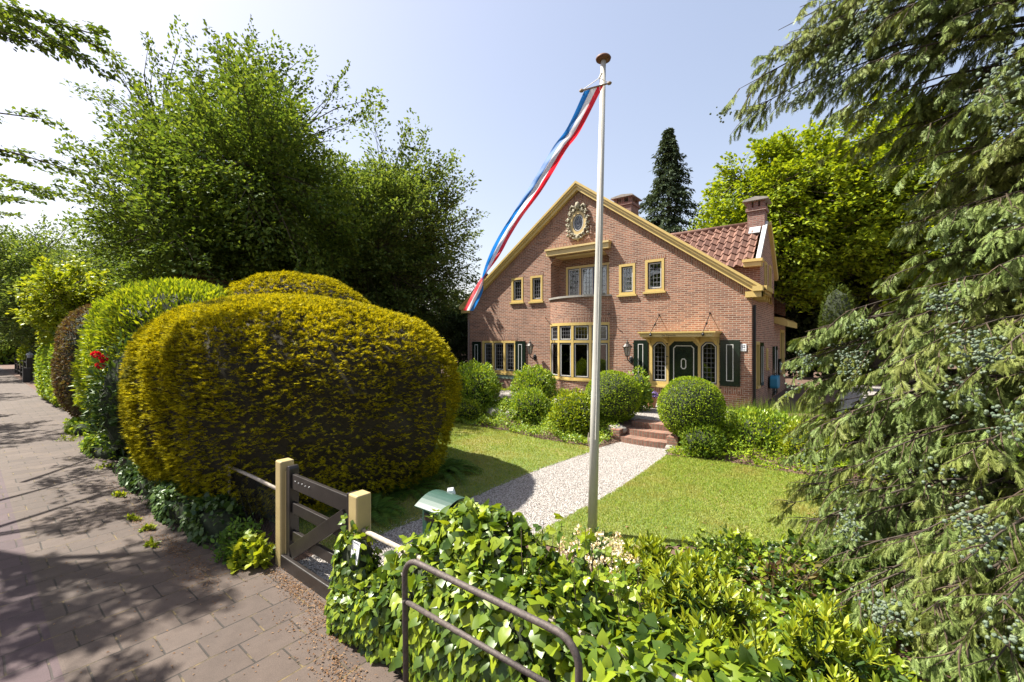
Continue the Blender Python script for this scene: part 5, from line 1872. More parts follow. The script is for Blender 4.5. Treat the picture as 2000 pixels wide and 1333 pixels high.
tree('street_tree', 'tall pale green tree at the left edge far down the pavement', 'street tree', (-57, 1.6, 0), 9, (-57, 1.4, 6.6), (5.5, 4.0, 5.2), 520, 44, 'leaf', .30, .5, M['l_beech'], seed=17, lean=(-.2, 0, .3),
     trunk_r=.25, group='trees over the far pavement', zlow=2.4)
tree('maple_sapling', 'young light green maple leaning over the ivy hedge', 'maple', (-26.2, 3.3, 0), 5, (-26.0, 2.7, 3.9), (2.2, 1.6, 1.9), 200, 36, 'oval', .17, .8, M['l_lime'], seed=7, trunk_r=.09, limbs=8, twig_len=.7, zlow=2.0)
tree('maple_tree', 'bright green maple behind the right half of the house', 'maple', (-3.6, 28.5, .3), 15, (-2.9, 28.5, 8.9), (4.9, 4.6, 5.0), 950, 58, 'oval', .20, .8, M['l_oak'],
     seed=8, trunk_r=.34, limbs=22, lump=.15, shell=.4, twig_len=1.1, zlow=3.5, group='bright maples behind the house')
tree('maple_tree', 'tall bright green maple between house and cypress', 'maple', (.8, 30, .3), 15, (1.2, 30, 9.2), (4.8, 4.6, 5.6), 820, 54, 'oval', .21, .8, M['l_oak'],
     seed=9, trunk_r=.34, limbs=20, lump=.15, shell=.4, twig_len=1.1, zlow=4.0, group='bright maples behind the house')
tree('woodland_tree', 'shaded dark tree deep behind the driveway', 'tree', (1.5, 34, .2), 12, (1.5, 34, 6), (6, 4, 6.2), 560, 46, 'leaf', .30, .65, M['l_dark'], seed=10, trunk_r=.3, zlow=.3, group='dark trees behind the driveway')
tree('woodland_tree', 'dark tree at the far right behind the cypress', 'tree', (9.5, 30, .2), 13, (9.5, 30, 7), (6, 4, 7), 520, 44, 'leaf', .30, .65, M['l_beech2'], seed=11, trunk_r=.3, zlow=.3, group='dark trees behind the driveway')
tree('woodland_tree', 'dark undergrowth tree right behind the house corner', 'tree', (-2.2, 31.5, .2), 6, (-2.0, 31.5, 3.2), (4.2, 2.2, 3.0), 420, 44, 'leaf', .26, .65, M['l_dark'], seed=12, trunk_r=.15, zlow=.1, group='dark trees behind the driveway')
tree('holly_tree', 'dark holly against the left corner of the house', 'holly', (-15.6, 15.6, 0), 5, (-15.4, 15.4, 2.4), (1.25, 1.5, 2.3), 330, 42, 'leaf', .12, .6, M['l_dark'], seed=13, trunk_r=.12, limbs=8, twig_len=.6, zlow=.1)
tree('hedge_tree', 'deep green undergrowth below the beeches, behind the yew', 'tree', (-16.5, 10.5, 0), 4, (-16.5, 10.8, 1.7), (3.6, 1.8, 1.9), 420, 44, 'leaf', .15, .6, M['l_dark'], seed=14, trunk_r=.1, limbs=8, twig_len=.7, zlow=.1)

def far_wood(name, label, x0, x1, y0, y1, zt, n, size, mat):
    P2 = np.column_stack([rng.uniform(x0, x1, n), rng.uniform(y0, y1, n)])
    top = zt * (.75 + .28 * vnoise(np.column_stack([P2 * .16, np.zeros(n)]), 1.0, 5))
    P = np.column_stack([P2, top * rng.uniform(0, 1, n) ** .7])
    sz = size * rng.uniform(.6, 1.3, n)
    lb = LB()
    lb.leaves('leaf', P, rdir(n), rdir(n) * .6 + [0, 0, .8], sz, sz * .7)
    return tag(lb.build(name, [mat]), label, 'wood', kind='stuff')
far_wood('distant_wood', 'far-off wood closing the view behind the garden', -70, 45, 42, 52, 9.5, 26000, .8, M['l_dark'])
far_wood('distant_wood', 'far-off trees closing the street at its end', -125, -100, -25, 30, 10, 9000, 1.0, M['l_beech2'])
# conifer behind the ridge
def conifer(name, label, base, h, r, n, mat, seed):
    rr = np.random.default_rng(seed)
    t = thing(name, label, 'conifer', base)
    m = MB()
    m.tube([base, (base[0], base[1], base[2] + h * .6), (base[0], base[1], base[2] + h)], [.22, .12, .02], 8)
    m.build('trunk', M['bark'], t)
    lb = LB()
    z = rr.uniform(0, 1, n) ** .9
    a = rr.uniform(0, 2 * PI, n)
    R = r * (1 - z) ** .75 * (.75 + .3 * np.sin(a * 3 + z * 31) + .25 * rr.uniform(-1, 1, n))
    tip = np.stack([np.cos(a) * R, np.sin(a) * R, z * h - .25 * R], 1) + np.array(base)
    root = np.stack([0 * a, 0 * a, z * h + .1 * R], 1) + np.array(base)
    for k in range(34):
        q = rr.uniform(.35, 1.0, n)
        P = root + (tip - root) * q[:, None]
        out = unit(tip - root)
        sd = unit(np.cross(out, [0, 0, 1.0]))
        P = P + sd * (rr.uniform(-.35, .35, n) * (1.15 - q))[:, None] + rr.normal(0, .05, (n, 3))
        A = out * .7 + sd * rr.uniform(-1, 1, (n, 1)) + np.array([0, 0, -.35]) + rr.normal(0, .3, (n, 3))
        lb.leaves('leaf', P, A, rr.normal(0, .5, (n, 3)) + [0, 0, 1], rr.uniform(.16, .3, n), .09)
    lb.build('crown', [mat], t)
    return t
conifer('conifer', 'tall dark pointed conifer rising behind the house ridge', (-9.5, 28.3, .3), 15.8, 4.4, 1000, M['l_conif'], 21)
clipped('columnar_yew', 'slim dark columnar yew near the side of the house', 'columnar yew', (-.62, 23.2, 2.4), (.62, .62, 2.6), 13000, 'sprig', .13, .7, M['l_yewd'], pw=2.3, jit=.04, lump=.05, up=.8, out=.6, core_s=.9)

# ---- the street beech whose branches hang into the picture and shade the pavement
def branch_line(p0, p1, n, amp=.1):
    p0, p1 = np.array(p0, float), np.array(p1, float)
    return [p0 + (p1 - p0) * i / n + rng.normal(0, amp, 3) * (0 < i < n) for i in range(n + 1)]

def spray_tree(name, label, cat, base, trunk_top, trunk_r, branches, leaf, size, asp, mat, bark, per_m=70, side_len=.75, seed=0, droop=.25, group=None):
    """a tree given by its branches: every branch carries side twigs with leaves in flat layers"""
    global rng
    keep, rng = rng, np.random.default_rng(500 + seed)
    t = thing(name, label, cat, tuple(base), group)
    tb, lb = MB(), LB()
    b0, b1 = Vector(base), Vector(trunk_top)
    tb.tube([b0, b0.lerp(b1, .5) + Vector((.05, .04, 0)), b1], [trunk_r * 1.2, trunk_r * .85, trunk_r * .35], 12)
    for (p0, p1, w_) in branches:
        p0, p1 = np.array(p0, float), np.array(p1, float)
        L = np.linalg.norm(p1 - p0)
        mid = (p0 + p1) / 2 + np.array([0, 0, .12 * L])
        Q = lambda q: (1 - q) ** 2 * p0 + 2 * q * (1 - q) * mid + q * q * p1
        tb.tube([Vector(Q(q)) for q in np.linspace(0, 1, 7)], [.010 + .02 * L * .5 * (1 - q) ** 1.2 for q in np.linspace(0, 1, 7)], 6, cap=False)
        n = int(L * 7)
        qs = rng.uniform(.22, 1.0, n)
        S = np.array([Q(q) for q in qs])
        dirb = unit(p1 - p0)
        sd = unit(np.cross(dirb, [0, 0, 1.0]))
        sgn = rng.choice([-1, 1], n)
        ln = side_len * w_ * (1.15 - .75 * qs) * rng.uniform(.6, 1.2, n)
        E_ = S + (dirb * .75 + 0 * S) * ln[:, None] + sd * (sgn * .7 * ln)[:, None] + np.array([0, 0, -1.0]) * (droop * ln)[:, None] + rng.normal(0, .05, (n, 3))
        tubes_np(lb, S, E_, np.full(n, .006), np.full(n, .0025), .06)
        k = max(4, int(per_m * side_len * w_))
        tt = rng.uniform(.12, 1.05, (n, k))
        side = unit(np.cross(E_ - S, [0, 0, 1.0]))
        LP = S[:, None] + (E_ - S)[:, None] * tt[..., None] + side[:, None] * rng.normal(0, .05, (n, k))[..., None] * 1.4 + rng.normal(0, .018, (n, k, 3))
        A = unit(E_ - S)[:, None] * .7 + side[:, None] * rng.choice([-1, 1], (n, k))[..., None] * .8 + rng.normal(0, .35, (n, k, 3)) + np.array([0, 0, -.15])
        N = np.array([0, 0, 1.0]) + rng.normal(0, .4, (n, k, 3))
        sz = size * rng.uniform(.7, 1.25, n * k)
        lb.leaves(leaf, LP.reshape(-1, 3), A.reshape(-1, 3), N.reshape(-1, 3), sz, sz * asp)
    tb.build('trunk', M[bark], t, smooth=True)
    lb.build('crown', [mat, M['twig']], t)
    rng = keep
    return t
BT = np.array([-12.2, -2.1, 0])
def lim(h, dx, dy, z1, w=1.0):
    return ((BT[0] + .02 * dx, BT[1] + .02 * dy, h), (BT[0] + dx, BT[1] + dy, z1), w)
A = lambda px, py, d: tuple(at(px, py, d))
brs = [
    # the branches seen in the upper left of the photo
    ((BT[0], BT[1], 7.2), A(178, 66, 6.6), 1.0), ((BT[0] + 1.2, BT[1] + .9, 7.7), A(158, 108, 6.5), .75), ((BT[0] + 1, BT[1] + .8, 7.6), A(90, 70, 7.0), .7), ((BT[0] + .6, BT[1] + .5, 6.9), A(70, 82, 6.2), .45),
    ((BT[0], BT[1], 5.6), A(128, 330, 8.0), .85), ((BT[0], BT[1], 5.4), A(78, 232, 8.2), .7), ((BT[0] + .3, BT[1] + .8, 5.0), A(100, 380, 10.0), .9), ((BT[0] - 1, BT[1] + 1, 4.7), A(60, 395, 10.6), .8),
    ((BT[0] - 2, BT[1] + 1.4, 4.6), A(20, 420, 11.6), .6),
]
rr = np.random.default_rng(77)
for k in range(15):      # the limbs outside the frame on the street side
    a = -PI * .93 + k * .36
    h = 4.6 + .42 * k
    L = 3.0 * (1.08 - .035 * k) * rr.uniform(.8, 1.1)
    dy = L * math.sin(a)
    brs.append(lim(h, L * math.cos(a), min(dy, 1.3), h + rr.uniform(-.2, .9), 1.15))
spray_tree('street_beech', 'street beech whose leafy branches hang into the top left corner', 'beech tree', BT, (BT[0] - .1, BT[1] + .1, 11.0), .26, brs, 'oval', .088, .62, M['l_beech'], 'bark_grey', per_m=36, side_len=1.05, seed=1)
# further street trees, all but hidden outside the frame, whose shade stripes the pavement
for i, (x, y, lab) in enumerate(((-23, -3.0, 'second street beech beside the cycle path, shading the pavement by the laurel'), (-35, -3.0, 'third street beech beside the cycle path, shading the far pavement'))):
    bs_ = []
    for k in range(12):
        a = k * 2.4
        h = 4.2 + .5 * k
        L = 3.1 * (1.08 - .045 * k)
        bs_.append(((x, y, h), (x + L * math.cos(a), y + min(L * math.sin(a), 2.0), h + .5), 1.3))
    spray_tree('street_beech', lab, 'beech tree', (x, y, 0), (x, y, 11), .24, bs_, 'leaf', .13, .7, M['l_beech'], 'bark_grey', per_m=22, side_len=1.1, seed=5 + i)
# a limb of a tree behind the camera that dapples the near pavement
NT = (-9.4, -3.4, 0)
bs_ = []
for k in range(10):
    a = .3 + k * .62
    h = 5.2 + .32 * k
    bs_.append(((NT[0], NT[1], h), (NT[0] + 2.9 * math.cos(a), NT[1] + min(2.6 * math.sin(a), 2.5), h + .6), 1.1))
spray_tree('street_beech', 'nearest street beech outside the frame, dappling the near pavement', 'beech tree', NT, (NT[0], NT[1], 9.6), .24, bs_, 'oval', .095, .62, M['l_beech'], 'bark_grey', per_m=52, side_len=1.05, seed=9)

# ---- the big cypress on the right
def cypress(name, label, base, h, tips, clusters, seed=0):
    rr = np.random.default_rng(seed)
    base = np.array(base, float)
    t = thing(name, label, 'cypress', tuple(base))
    tb = MB()
    tb.tube([base, base + [.05, .0, h * .35], base + [0, .08, h * .7], base + [0, 0, h]], [.34, .24, .13, .02], 12)
    lb = LB()
    SP, SA, SN, SL_ = [], [], [], []
    CP, tipsA, tipsB = [], [], []
    toc = math.atan2(-base[1], -base[0])
    lim_ = []
    for tp in tips:                              # limbs whose ends show against the garden
        tp = np.array(tp)
        r_ = np.linalg.norm(tp[:2] - base[:2])
        lim_.append((base + np.array([0, 0, max(.4, tp[2] - .05 * r_ + rr.uniform(-.3, .3))]), tp))
    nl = 215
    for k in range(nl):
        z = .3 + 8.2 * ((k + .5) / nl) ** 1.0 if k < nl - 25 else rr.uniform(8, h - 1)
        a = toc + rr.uniform(-1.5, 1.35) if k % 9 else rr.uniform(0, 2 * PI)
        Rz = np.interp(z, [0, 2.4, 2.9, 3.3, 4.8, 5.4, 7, 12], [2.75, 2.8, 2.4, 1.75, 1.75, 2.5, 2.5, .5]) * rr.uniform(.6, 1.06)
        d = np.array([math.cos(a), math.sin(a), 0])
        p0 = base + np.array([0, 0, z])
        p1 = p0 + d * Rz + np.array([0, 0, -.12 * Rz + rr.uniform(-.35, .35)])
        p1[2] = max(p1[2], .12 + rr.uniform(0, .25))
        lim_.append((p0, p1))
    for p0, p1 in lim_:
        d = unit((p1 - p0) * [1, 1, 0])
        Rz = np.linalg.norm(p1 - p0)
        mid = (p0 + p1) / 2 + np.array([0, 0, .22 * Rz])
        Q = lambda q: (1 - q) ** 2 * p0 + 2 * q * (1 - q) * mid + q * q * p1
        tb.tube([Vector(Q(q)) for q in np.linspace(0, 1, 8)], [.003 + .0095 * Rz * (1 - q) for q in np.linspace(0, 1, 8)], 6, cap=False)
        sd = np.array([-d[1], d[0], 0])
        m_ = int(7 + 5.5 * Rz)
        for j in range(m_):
            q = rr.uniform(.22, 1.0) ** .75
            s0 = Q(q)
            sg = 1 if j % 2 else -1
            l2 = (.30 + .5 * (1 - q)) * rr.uniform(.6, 1.3) * (.55 + .14 * Rz)
            dr = unit(d * .7 + sd * sg * rr.uniform(.2, 1.0) + np.array([0, 0, rr.uniform(-.9, .05)]))
            s1 = s0 + dr * l2 + np.array([0, 0, -.25 * l2])
            tipsA.append(s0)
            tipsB.append(s1)
            nn = int(9 + l2 * 40)
            sw = unit(np.cross(dr, [0, 0, 1.0]))
            for u in rr.uniform(.08, 1.0, nn):
                s3 = rr.choice([-1, 1])
                SP.append(s0 + (s1 - s0) * u)
                SA.append(dr * .6 + sw * s3 * rr.uniform(.1, .9) + np.array([0, 0, -rr.uniform(.35, 1.7)]))
                SN.append(np.array([0, 0, .7]) + dr * .6 + rr.normal(0, .6, 3))
                SL_.append(rr.uniform(.055, .125))
            if rr.uniform() < .04:
                for _ in range(rr.integers(8, 26)):
                    CP.append(s1 + np.array([0, 0, -.08]) + rr.normal(0, .05, 3) * [1.2, 1.2, 1.1])
    SP, SA, SN, SL_ = np.array(SP), unit(np.array(SA)), unit(np.array(SN)), np.array(SL_)
    ok = np.linalg.norm(SP - np.array([0, 0, CAM_H]), axis=1) > 1.9
    SP, SA, SN, SL_ = SP[ok], SA[ok], SN[ok], SL_[ok]
    lb.leaves('spray', SP, SA, SN, SL_ * 1.15, SL_ * .8, 0)
    tubes_np(lb, np.array(tipsA), np.array(tipsB), np.full(len(tipsA), .006), np.full(len(tipsA), .002), .05, mi=1)
    for px, py, d in clusters:
        for _ in range(rr.integers(30, 55)):
            CP.append(np.array(at(px, py, d)) + rr.normal(0, .055, 3) * [1.1, 1.1, 1.35])
    CP = np.array(CP)
    CP = CP[np.linalg.norm(CP - np.array([0, 0, CAM_H]), axis=1) > 2.0]
    n = len(CP)
    cs = rr.uniform(.010, .0165, n)
    lb.leaves('cone', CP, rr.normal(size=(n, 3)), rr.normal(size=(n, 3)), cs, cs, 2)
    tb.build('trunk', M['bark'], t, smooth=True)
    lb.build('crown', [M['l_cyp'], M['twig_cyp'], M['cone']], t)
    print('cypress sprays', len(SP), 'cones', n)
    return t
CT = [(1443, 175, 5.3), (1500, 120, 5.2), (1470, 215, 5.4), (1562, 15, 5.0), (1590, 60, 4.9), (1530, 90, 5.1), (1575, 180, 5.2), (1640, 290, 5.2),
      (1740, 540, 4.8), (1650, 610, 5.2), (1570, 660, 5.5), (1590, 740, 5.3), (1640, 700, 5.1), (1570, 820, 5.5), (1600, 880, 5.3), (1560, 880, 5.3), (1610, 960, 4.8), (1650, 1020, 4.4), (1560, 950, 5.0), (1690, 1090, 3.9), (1740, 1150, 3.6), (1560, 700, 5.6), (1545, 760, 5.6), (1600, 640, 5.4), (1610, 790, 5.5), (1700, 820, 5.0), (1640, 870, 5.0), (1580, 930, 5.1), (1535, 985, 5.0), (1570, 1020, 4.7),
      (1620, 1090, 4.2), (1660, 1150, 3.8), (1640, 1180, 3.7), (1720, 1230, 3.4), (1800, 1200, 3.2), (1850, 1290, 2.9), (1930, 1310, 2.8), (1760, 1060, 3.6), (1880, 1100, 3.0), (1700, 960, 4.3), (1960, 1180, 2.8),
      (1780, 660, 4.4), (1850, 760, 3.8), (1900, 880, 3.3), (1820, 560, 4.2), (1900, 640, 3.6), (1680, 130, 4.6), (1720, 40, 4.3), (1660, 240, 4.9), (1740, 330, 4.5), (1900, 300, 4.0), (1960, 380, 3.8), (1850, 420, 4.2), (1950, 520, 3.6), (1800, 250, 4.3), (1980, 250, 3.6), (1900, 180, 3.8), (1830, 350, 4.4), (1780, 440, 4.6), (1985, 450, 3.4), (1520, 60, 5.2), (1600, 110, 5.0), (1640, 180, 5.0), (1700, 200, 4.8)]
CC = [(1880, 650, 3.3), (1930, 690, 3.2), (1900, 700, 3.25), (1840, 590, 3.7), (1665, 720, 4.7), (1650, 700, 4.75), (1575, 705, 5.1), (1960, 140, 3.3), (1940, 175, 3.3), (1700, 30, 4.2), (1680, 60, 4.3), (1560, 190, 4.8),
      (1640, 130, 4.5), (1900, 1010, 2.9), (1925, 1060, 2.85), (1660, 1030, 4.0), (1715, 1180, 3.3), (1740, 1210, 3.2), (1960, 820, 3.0), (1880, 770, 3.3), (1980, 1240, 2.6)]
cypress('cypress', 'huge drooping grey-green cypress with clusters of pale cones on the right', (2.25, 6.9, 0), 12.5, [at(*q) for q in CT], CC, 4)

# ---- ivy over the fence right of the gate
def ivy_mass(name, label, boxes, size, mat, cat='ivy', dens=900, group=None, leaf='ivy', parent=None, hang=.5, core=True):
    """leaves over rounded box-like mounds (cx, cy, cz, rx, ry, rz)"""
    lb = LB()
    for (cx, cy, cz, rx, ry, rz) in boxes:
        area = 4 * (rx * rz + ry * rz + rx * ry) * 1.2
        n = int(area * dens)
        D = rdir(n)
        r = super_r(D, (rx, ry, rz), 3.0)
        P = D * r[:, None]
        P *= (1 + .07 * vnoise(P, 3.0, cx))[:, None]
        P *= (1 - np.abs(rng.normal(0, .09, n)))[:, None]
        N = unit(np.sign(P) * np.abs(P / np.array([rx, ry, rz])) ** 2 / np.array([rx, ry, rz]))
        P = P + np.array([cx, cy, cz])
        k = P[:, 2] > .01
        P, N = P[k], N[k]
        upf = np.clip(N[:, 2:3], 0, 1)
        A = np.array([0, 0, -1.0]) * (hang * (1 - upf) * 1.6) + N * .35 + rdir(len(P)) * (.5 + .4 * upf)
        Nl = N * 1.1 + np.array([0, 0, .45]) + rdir(len(P)) * .55
        sz = size * rng.uniform(.42, 1.35, len(P))
        wd_ = sz * rng.uniform(.75, 1.1, len(P))
        if leaf == 'ivy':            # lobed young leaves and heart-shaped old ones mixed
            hh_ = rng.uniform(0, 1, len(P)) < .55
            lb.leaves('heart', P[hh_], A[hh_], Nl[hh_], sz[hh_], wd_[hh_])
            hh_ = ~hh_
            lb.leaves('ivy', P[hh_], A[hh_], Nl[hh_], sz[hh_], wd_[hh_])
        else:
            lb.leaves(leaf, P, A, Nl, sz, wd_)
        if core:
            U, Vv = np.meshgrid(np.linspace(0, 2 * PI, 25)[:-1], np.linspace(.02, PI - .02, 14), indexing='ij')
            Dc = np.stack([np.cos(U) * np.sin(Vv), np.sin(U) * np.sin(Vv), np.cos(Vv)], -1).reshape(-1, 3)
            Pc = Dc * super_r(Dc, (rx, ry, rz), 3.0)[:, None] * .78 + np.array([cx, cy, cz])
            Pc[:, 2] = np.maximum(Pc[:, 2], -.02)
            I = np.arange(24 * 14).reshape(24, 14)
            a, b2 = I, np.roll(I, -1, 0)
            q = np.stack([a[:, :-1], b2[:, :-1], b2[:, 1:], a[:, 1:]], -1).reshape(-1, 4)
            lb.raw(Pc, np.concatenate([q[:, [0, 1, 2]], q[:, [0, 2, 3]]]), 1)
    o = lb.build(name, [mat, M['inner']], parent, smooth=True)
    return tag(o, label, cat, group) if parent is None else o
iv = thing('fence_ivy', 'glossy light green ivy growing thickly over the wire fence', 'ivy', (-1.6, 2.3, 0))
ivy_mass('foliage', None, [(-2.0, 2.26, .44, 1.10, .33, .52), (-.75, 2.3, .36, 1.0, .40, .46), (.6, 2.4, .30, 1.0, .5, .42), (-2.22, 2.42, .85, .50, .26, .30), (-1.55, 2.42, .70, .42, .22, .26)], .080, M['l_ivy'], parent=iv, dens=950)
# loose shoots standing up out of the top
lb = LB()
for k in range(46):
    x = rng.uniform(-2.7, -.9)
    y = 2.42 + rng.normal(0, .1)
    z0 = .92
    hgt = rng.uniform(.08, .34) * (1.0 if -2.6 < x < -1.3 else .6)
    p0, p1 = np.array([x, y, z0 - .2]), np.array([x + rng.normal(0, .08), y + rng.normal(0, .08), z0 + hgt])
    tubes_np(lb, p0[None], p1[None], np.array([.004]), np.array([.002]), .1)
    nn = rng.integers(4, 9)
    q = rng.uniform(.3, 1.05, nn)
    A_ = rdir(nn) + [0, 0, -.3]
    lb.leaves('ivy', p0 + (p1 - p0) * q[:, None] + A_ * .03, A_, rdir(nn) * .7 + [-.4, -.3, .7], rng.uniform(.05, .085, nn), .068)
lb.build('shoot', [M['l_ivy'], M['twig']], iv)
pi_ = thing('post_ivy', 'ivy climbing the fence-end gate post from the pavement', 'ivy', (-3.45, 2.1, 0))
ivy_mass('foliage', None, [(-3.42, 2.13, .38, .20, .15, .46), (-3.36, 2.10, .18, .26, .2, .24), (-3.05, 2.12, .22, .34, .18, .30)], .060, M['l_ivy'], parent=pi_, dens=1500)
ivy_mass('foliage', None, [(-3.50, 2.11, .62, .085, .07, .33)], .052, M['l_ivy'], parent=pi_, dens=1900, core=False)

# ---- ivy and herbs at the yew's foot along the pavement
ivy_mass('ivy_border', 'dark ivy creeping out under the golden yew along the pavement', [(-9.6, 2.0, .08, 1.7, .30, .26), (-7.6, 1.98, .1, 1.2, .30, .32), (-6.5, 2.02, .1, .7, .26, .30)], .068, M['l_ivyd'], dens=650)
ivy_mass('ivy_border', 'lighter weeds and ivy along the pavement under the laurel hedge', [(-13.2, 1.95, .05, 2.2, .28, .24), (-16.6, 2.0, .05, 1.4, .25, .25)], .085, M['l_bush'], dens=420)
def leafy_clump(name, label, cat, c, rad, n, size, mat, leaf='oval', asp=.5, group=None, up=.7, seed=0):
    """stems rising from one foot, each with leaves"""
    c = np.array(c, float)
    rad = np.array(rad, float)
    lb = LB()
    ns = max(8, n // 14)
    D = rdir(ns)
    D[:, 2] = np.abs(D[:, 2])
    T = c + D * rad * rng.uniform(.55, 1.0, (ns, 1))
    B = c + np.concatenate([D[:, :2] * rad[:2] * .25, np.zeros((ns, 1))], 1)
    tubes_np(lb, B, T, np.full(ns, .005), np.full(ns, .002), .12)
    k = 14
    q = rng.uniform(.25, 1.05, (ns, k))
    P = B[:, None] + (T - B)[:, None] * q[..., None] + rng.normal(0, .03, (ns, k, 3)) * (rad.mean() / .35)
    A_ = D[:, None] * .5 + rng.normal(0, .6, (ns, k, 3)) + [0, 0, up * .4]
    N = rng.normal(0, .5, (ns, k, 3)) + [0, 0, 1.0]
    sz = size * rng.uniform(.6, 1.3, ns * k)
    P = P.reshape(-1, 3)
    P[:, 2] = np.maximum(P[:, 2], c[2] + .01)
    lb.leaves(leaf, P, A_.reshape(-1, 3), N.reshape(-1, 3), sz, sz * asp)
    return tag(lb.build(name, [mat, M['twig']]), label, cat, group)
leafy_clump('herb_clump', 'soft green herb clump at the foot of the bare gate post', 'plant', (-5.55, 2.0, 0), (.48, .26, .42), 1300, .055, M['l_fern'], asp=.6)
leafy_clump('maple_seedling', 'broad-leaved light green seedling touching the bare gate post', 'plant', (-5.22, 1.98, 0), (.26, .2, .34), 260, .09, M['l_lime'], leaf='ivy', asp=1.0)
for i, (x, y, s) in enumerate(((-9.1, 1.58, .14), (-7.75, 1.45, .12), (-7.2, 1.5, .10), (-11.4, 1.7, .2), (-15.2, 1.6, .3), (-6.6, 1.42, .09))):
    leafy_clump('weed', ['tuft of weeds on the pavement below the middle of the yew', 'bright weed in a pavement joint beside the brown litter', 'small weed on litter in the shadow edge of the yew', 'weed tuft at the pavement edge between laurel and yew',
                         'yellowish weeds spilling from the laurel foot onto the pavement', 'smallest weed in the pavement, nearest the gate post'][i], 'weed', (x, y, 0), (s, s, s * .7), 90, .05, M['l_lime'], leaf='leaf', group='weeds in the pavement')

# ---- ferns between yew and path
def fern(name, label, c, r, n, seed):
    rr = np.random.default_rng(seed)
    lb = LB()
    c = np.array(c, float)
    for k in range(n):
        a = 2 * PI * k / n + rr.uniform(-.3, .3)
        el = rr.uniform(.5, 1.1)
        L = r * rr.uniform(.75, 1.1)
        d = np.array([math.cos(a), math.sin(a), 0])
        Q = lambda q: c + d * (L * q * math.cos(el) * (1 + .35 * q)) + np.array([0, 0, L * (math.sin(el) * q - .75 * q * q)])
        q = np.linspace(.08, 1, 34)
        P = np.array([Q(x) for x in q])
        T = unit(np.gradient(P, axis=0))
        sd = unit(np.cross(T, [0, 0, 1.0]))
        w_ = .24 * r * np.sin(PI * np.clip(q * .93 + .07, 0, 1)) ** .8
        for sg in (-1, 1):
            lb.leaves('leaf', P, sd * sg + T * .35, np.cross(sd, T) * 1.0 + [0, 0, .3], w_, w_ * .13)
        tubes_np(lb, P[:-1:6], P[6::6] if len(P[6::6]) == len(P[:-1:6]) else P[1::6][:len(P[:-1:6])], np.full(len(P[:-1:6]), .004), np.full(len(P[:-1:6]), .003), .0, segs=1)
    return tag(lb.build(name, [M['l_fern'], M['twig']]), label, 'fern', 'ferns under the golden yew')
fern('fern', 'large fern at the right foot of the yew, on the lawn edge', (-5.95, 5.5, 0), .95, 15, 1)
fern('fern', 'fern with upright fronds in the yew shade behind the gate', (-5.35, 3.6, 0), .75, 12, 2)
fern('fern', 'smaller fern between the big fern and the gravel path', (-5.7, 4.55, 0), .7, 12, 3)

# ---- terrace edge shrubs
gz = lambda x, y: float(ground_h(x, y))
def bush(label, c, rad, n, size, mat='l_bush', asp=.5, name='leafy_shrub', cat='shrub', jit=.17, lump=.20, group=None, leaf='leaf', **k):
    return clipped(name, label, cat, c, rad, n, leaf, size, asp, M[mat], group, pw=2.2, jit=jit, lump=lump, lump_s=2.9, zmin=gz(c[0], c[1]) - .02, up=.5, core_s=.66, **k)
bush('dense round leafy shrub at the left end of the terrace edge', (-9.75, 10.4, .85), (.84, .8, .82), 7500, .085)
bush('rounded leafy shrub under the bay window', (-7.9, 11.2, 1.0), (.72, .66, .62), 6000, .075)
bush('low loose shrub in front of the rounded one, left of the flagpole', (-7.35, 10.2, .55), (.62, .5, .52), 3500, .07)
bush('broad leafy shrub behind the flagpole foot of the terrace', (-5.75, 9.95, .50), (.70, .55, .62), 4200, .085, 'l_laurel')
bush('small bright shrub below the dense round one', (-9.3, 9.55, .30), (.55, .4, .38), 2200, .06, 'l_laurel')
bush('loose tall plant with big leaves behind the left clipped ball', (-5.05, 12.4, .85), (.38, .36, .75), 1500, .11, jit=.2, lump=.2)
bush('pale shrub against the wall under the bay window sill', (-6.2, 13.2, .75), (.55, .4, .5), 900, .07, 'l_laurel', jit=.25)
bush('violet flowers filling the terracotta pot', (PP.x, PP.y, PP.z + .38), (.2, .2, .12), 260, .05, 'f_violet', asp=.9, name='pot_flowers', cat='flowers')
bush('green hummock of leaves on the lawn edge right of the steps', (-2.55, 9.75, .3), (.5, .35, .42), 2200, .06, 'l_tall')
bush('wide leafy mound in the bed under the house corner', (-1.5, 10.7, .45), (.85, .6, .5), 4200, .075, 'l_bush')
bush('leafy mound at the far right end of the bed', (.25, 11.0, .45), (.95, .6, .55), 4200, .08, 'l_bush')
bush('yellowish feathery mound in the middle of the right bed', (-.75, 10.35, .38), (.55, .45, .45), 2400, .07, 'l_lime')
fern('terrace_fern', 'yellow-green fern between the two rounded shrubs under the left window', (-8.85, 11.0, .36), .75, 11, 7)

# low planting that nobody could count
def cover(name, label, poly, n, hgt, size, mat, leaf='leaf', asp=.5, up=.5):
    P2 = scatter(poly, n)
    z = ground_h(P2[:, 0], P2[:, 1])
    P3 = np.column_stack([P2, np.zeros(n)])
    lum = np.clip(.6 + .5 * vnoise(P3, 1.9, 2.0), .15, 1.3)
    zz = z + .01 + hgt * lum * rng.uniform(0, 1, n) ** .6
    P = np.column_stack([P2, zz])
    A_ = rdir(n) * [1, 1, .5] + [0, 0, up]
    N = rng.normal(0, .5, (n, 3)) + [-.1, -.2, 1.0]
    sz = size * rng.uniform(.6, 1.4, n)
    lb = LB()
    lb.leaves(leaf, P, A_, N, sz, sz * asp)
    return tag(lb.build(name, [mat]), label, 'ground cover', kind='stuff')
cover('ground_cover', 'low leafy ground cover along the terrace edge left of the steps', [(-12.5, 9.15), (-9, 9.0), (-7.3, 9.1), (-6.2, 8.88), (-5.2, 8.9), (-4.62, 9.2), (-4.62, 10.7), (-7, 10.9), (-12.5, 10.9)], 21000, .46, .06, M['l_bush'])
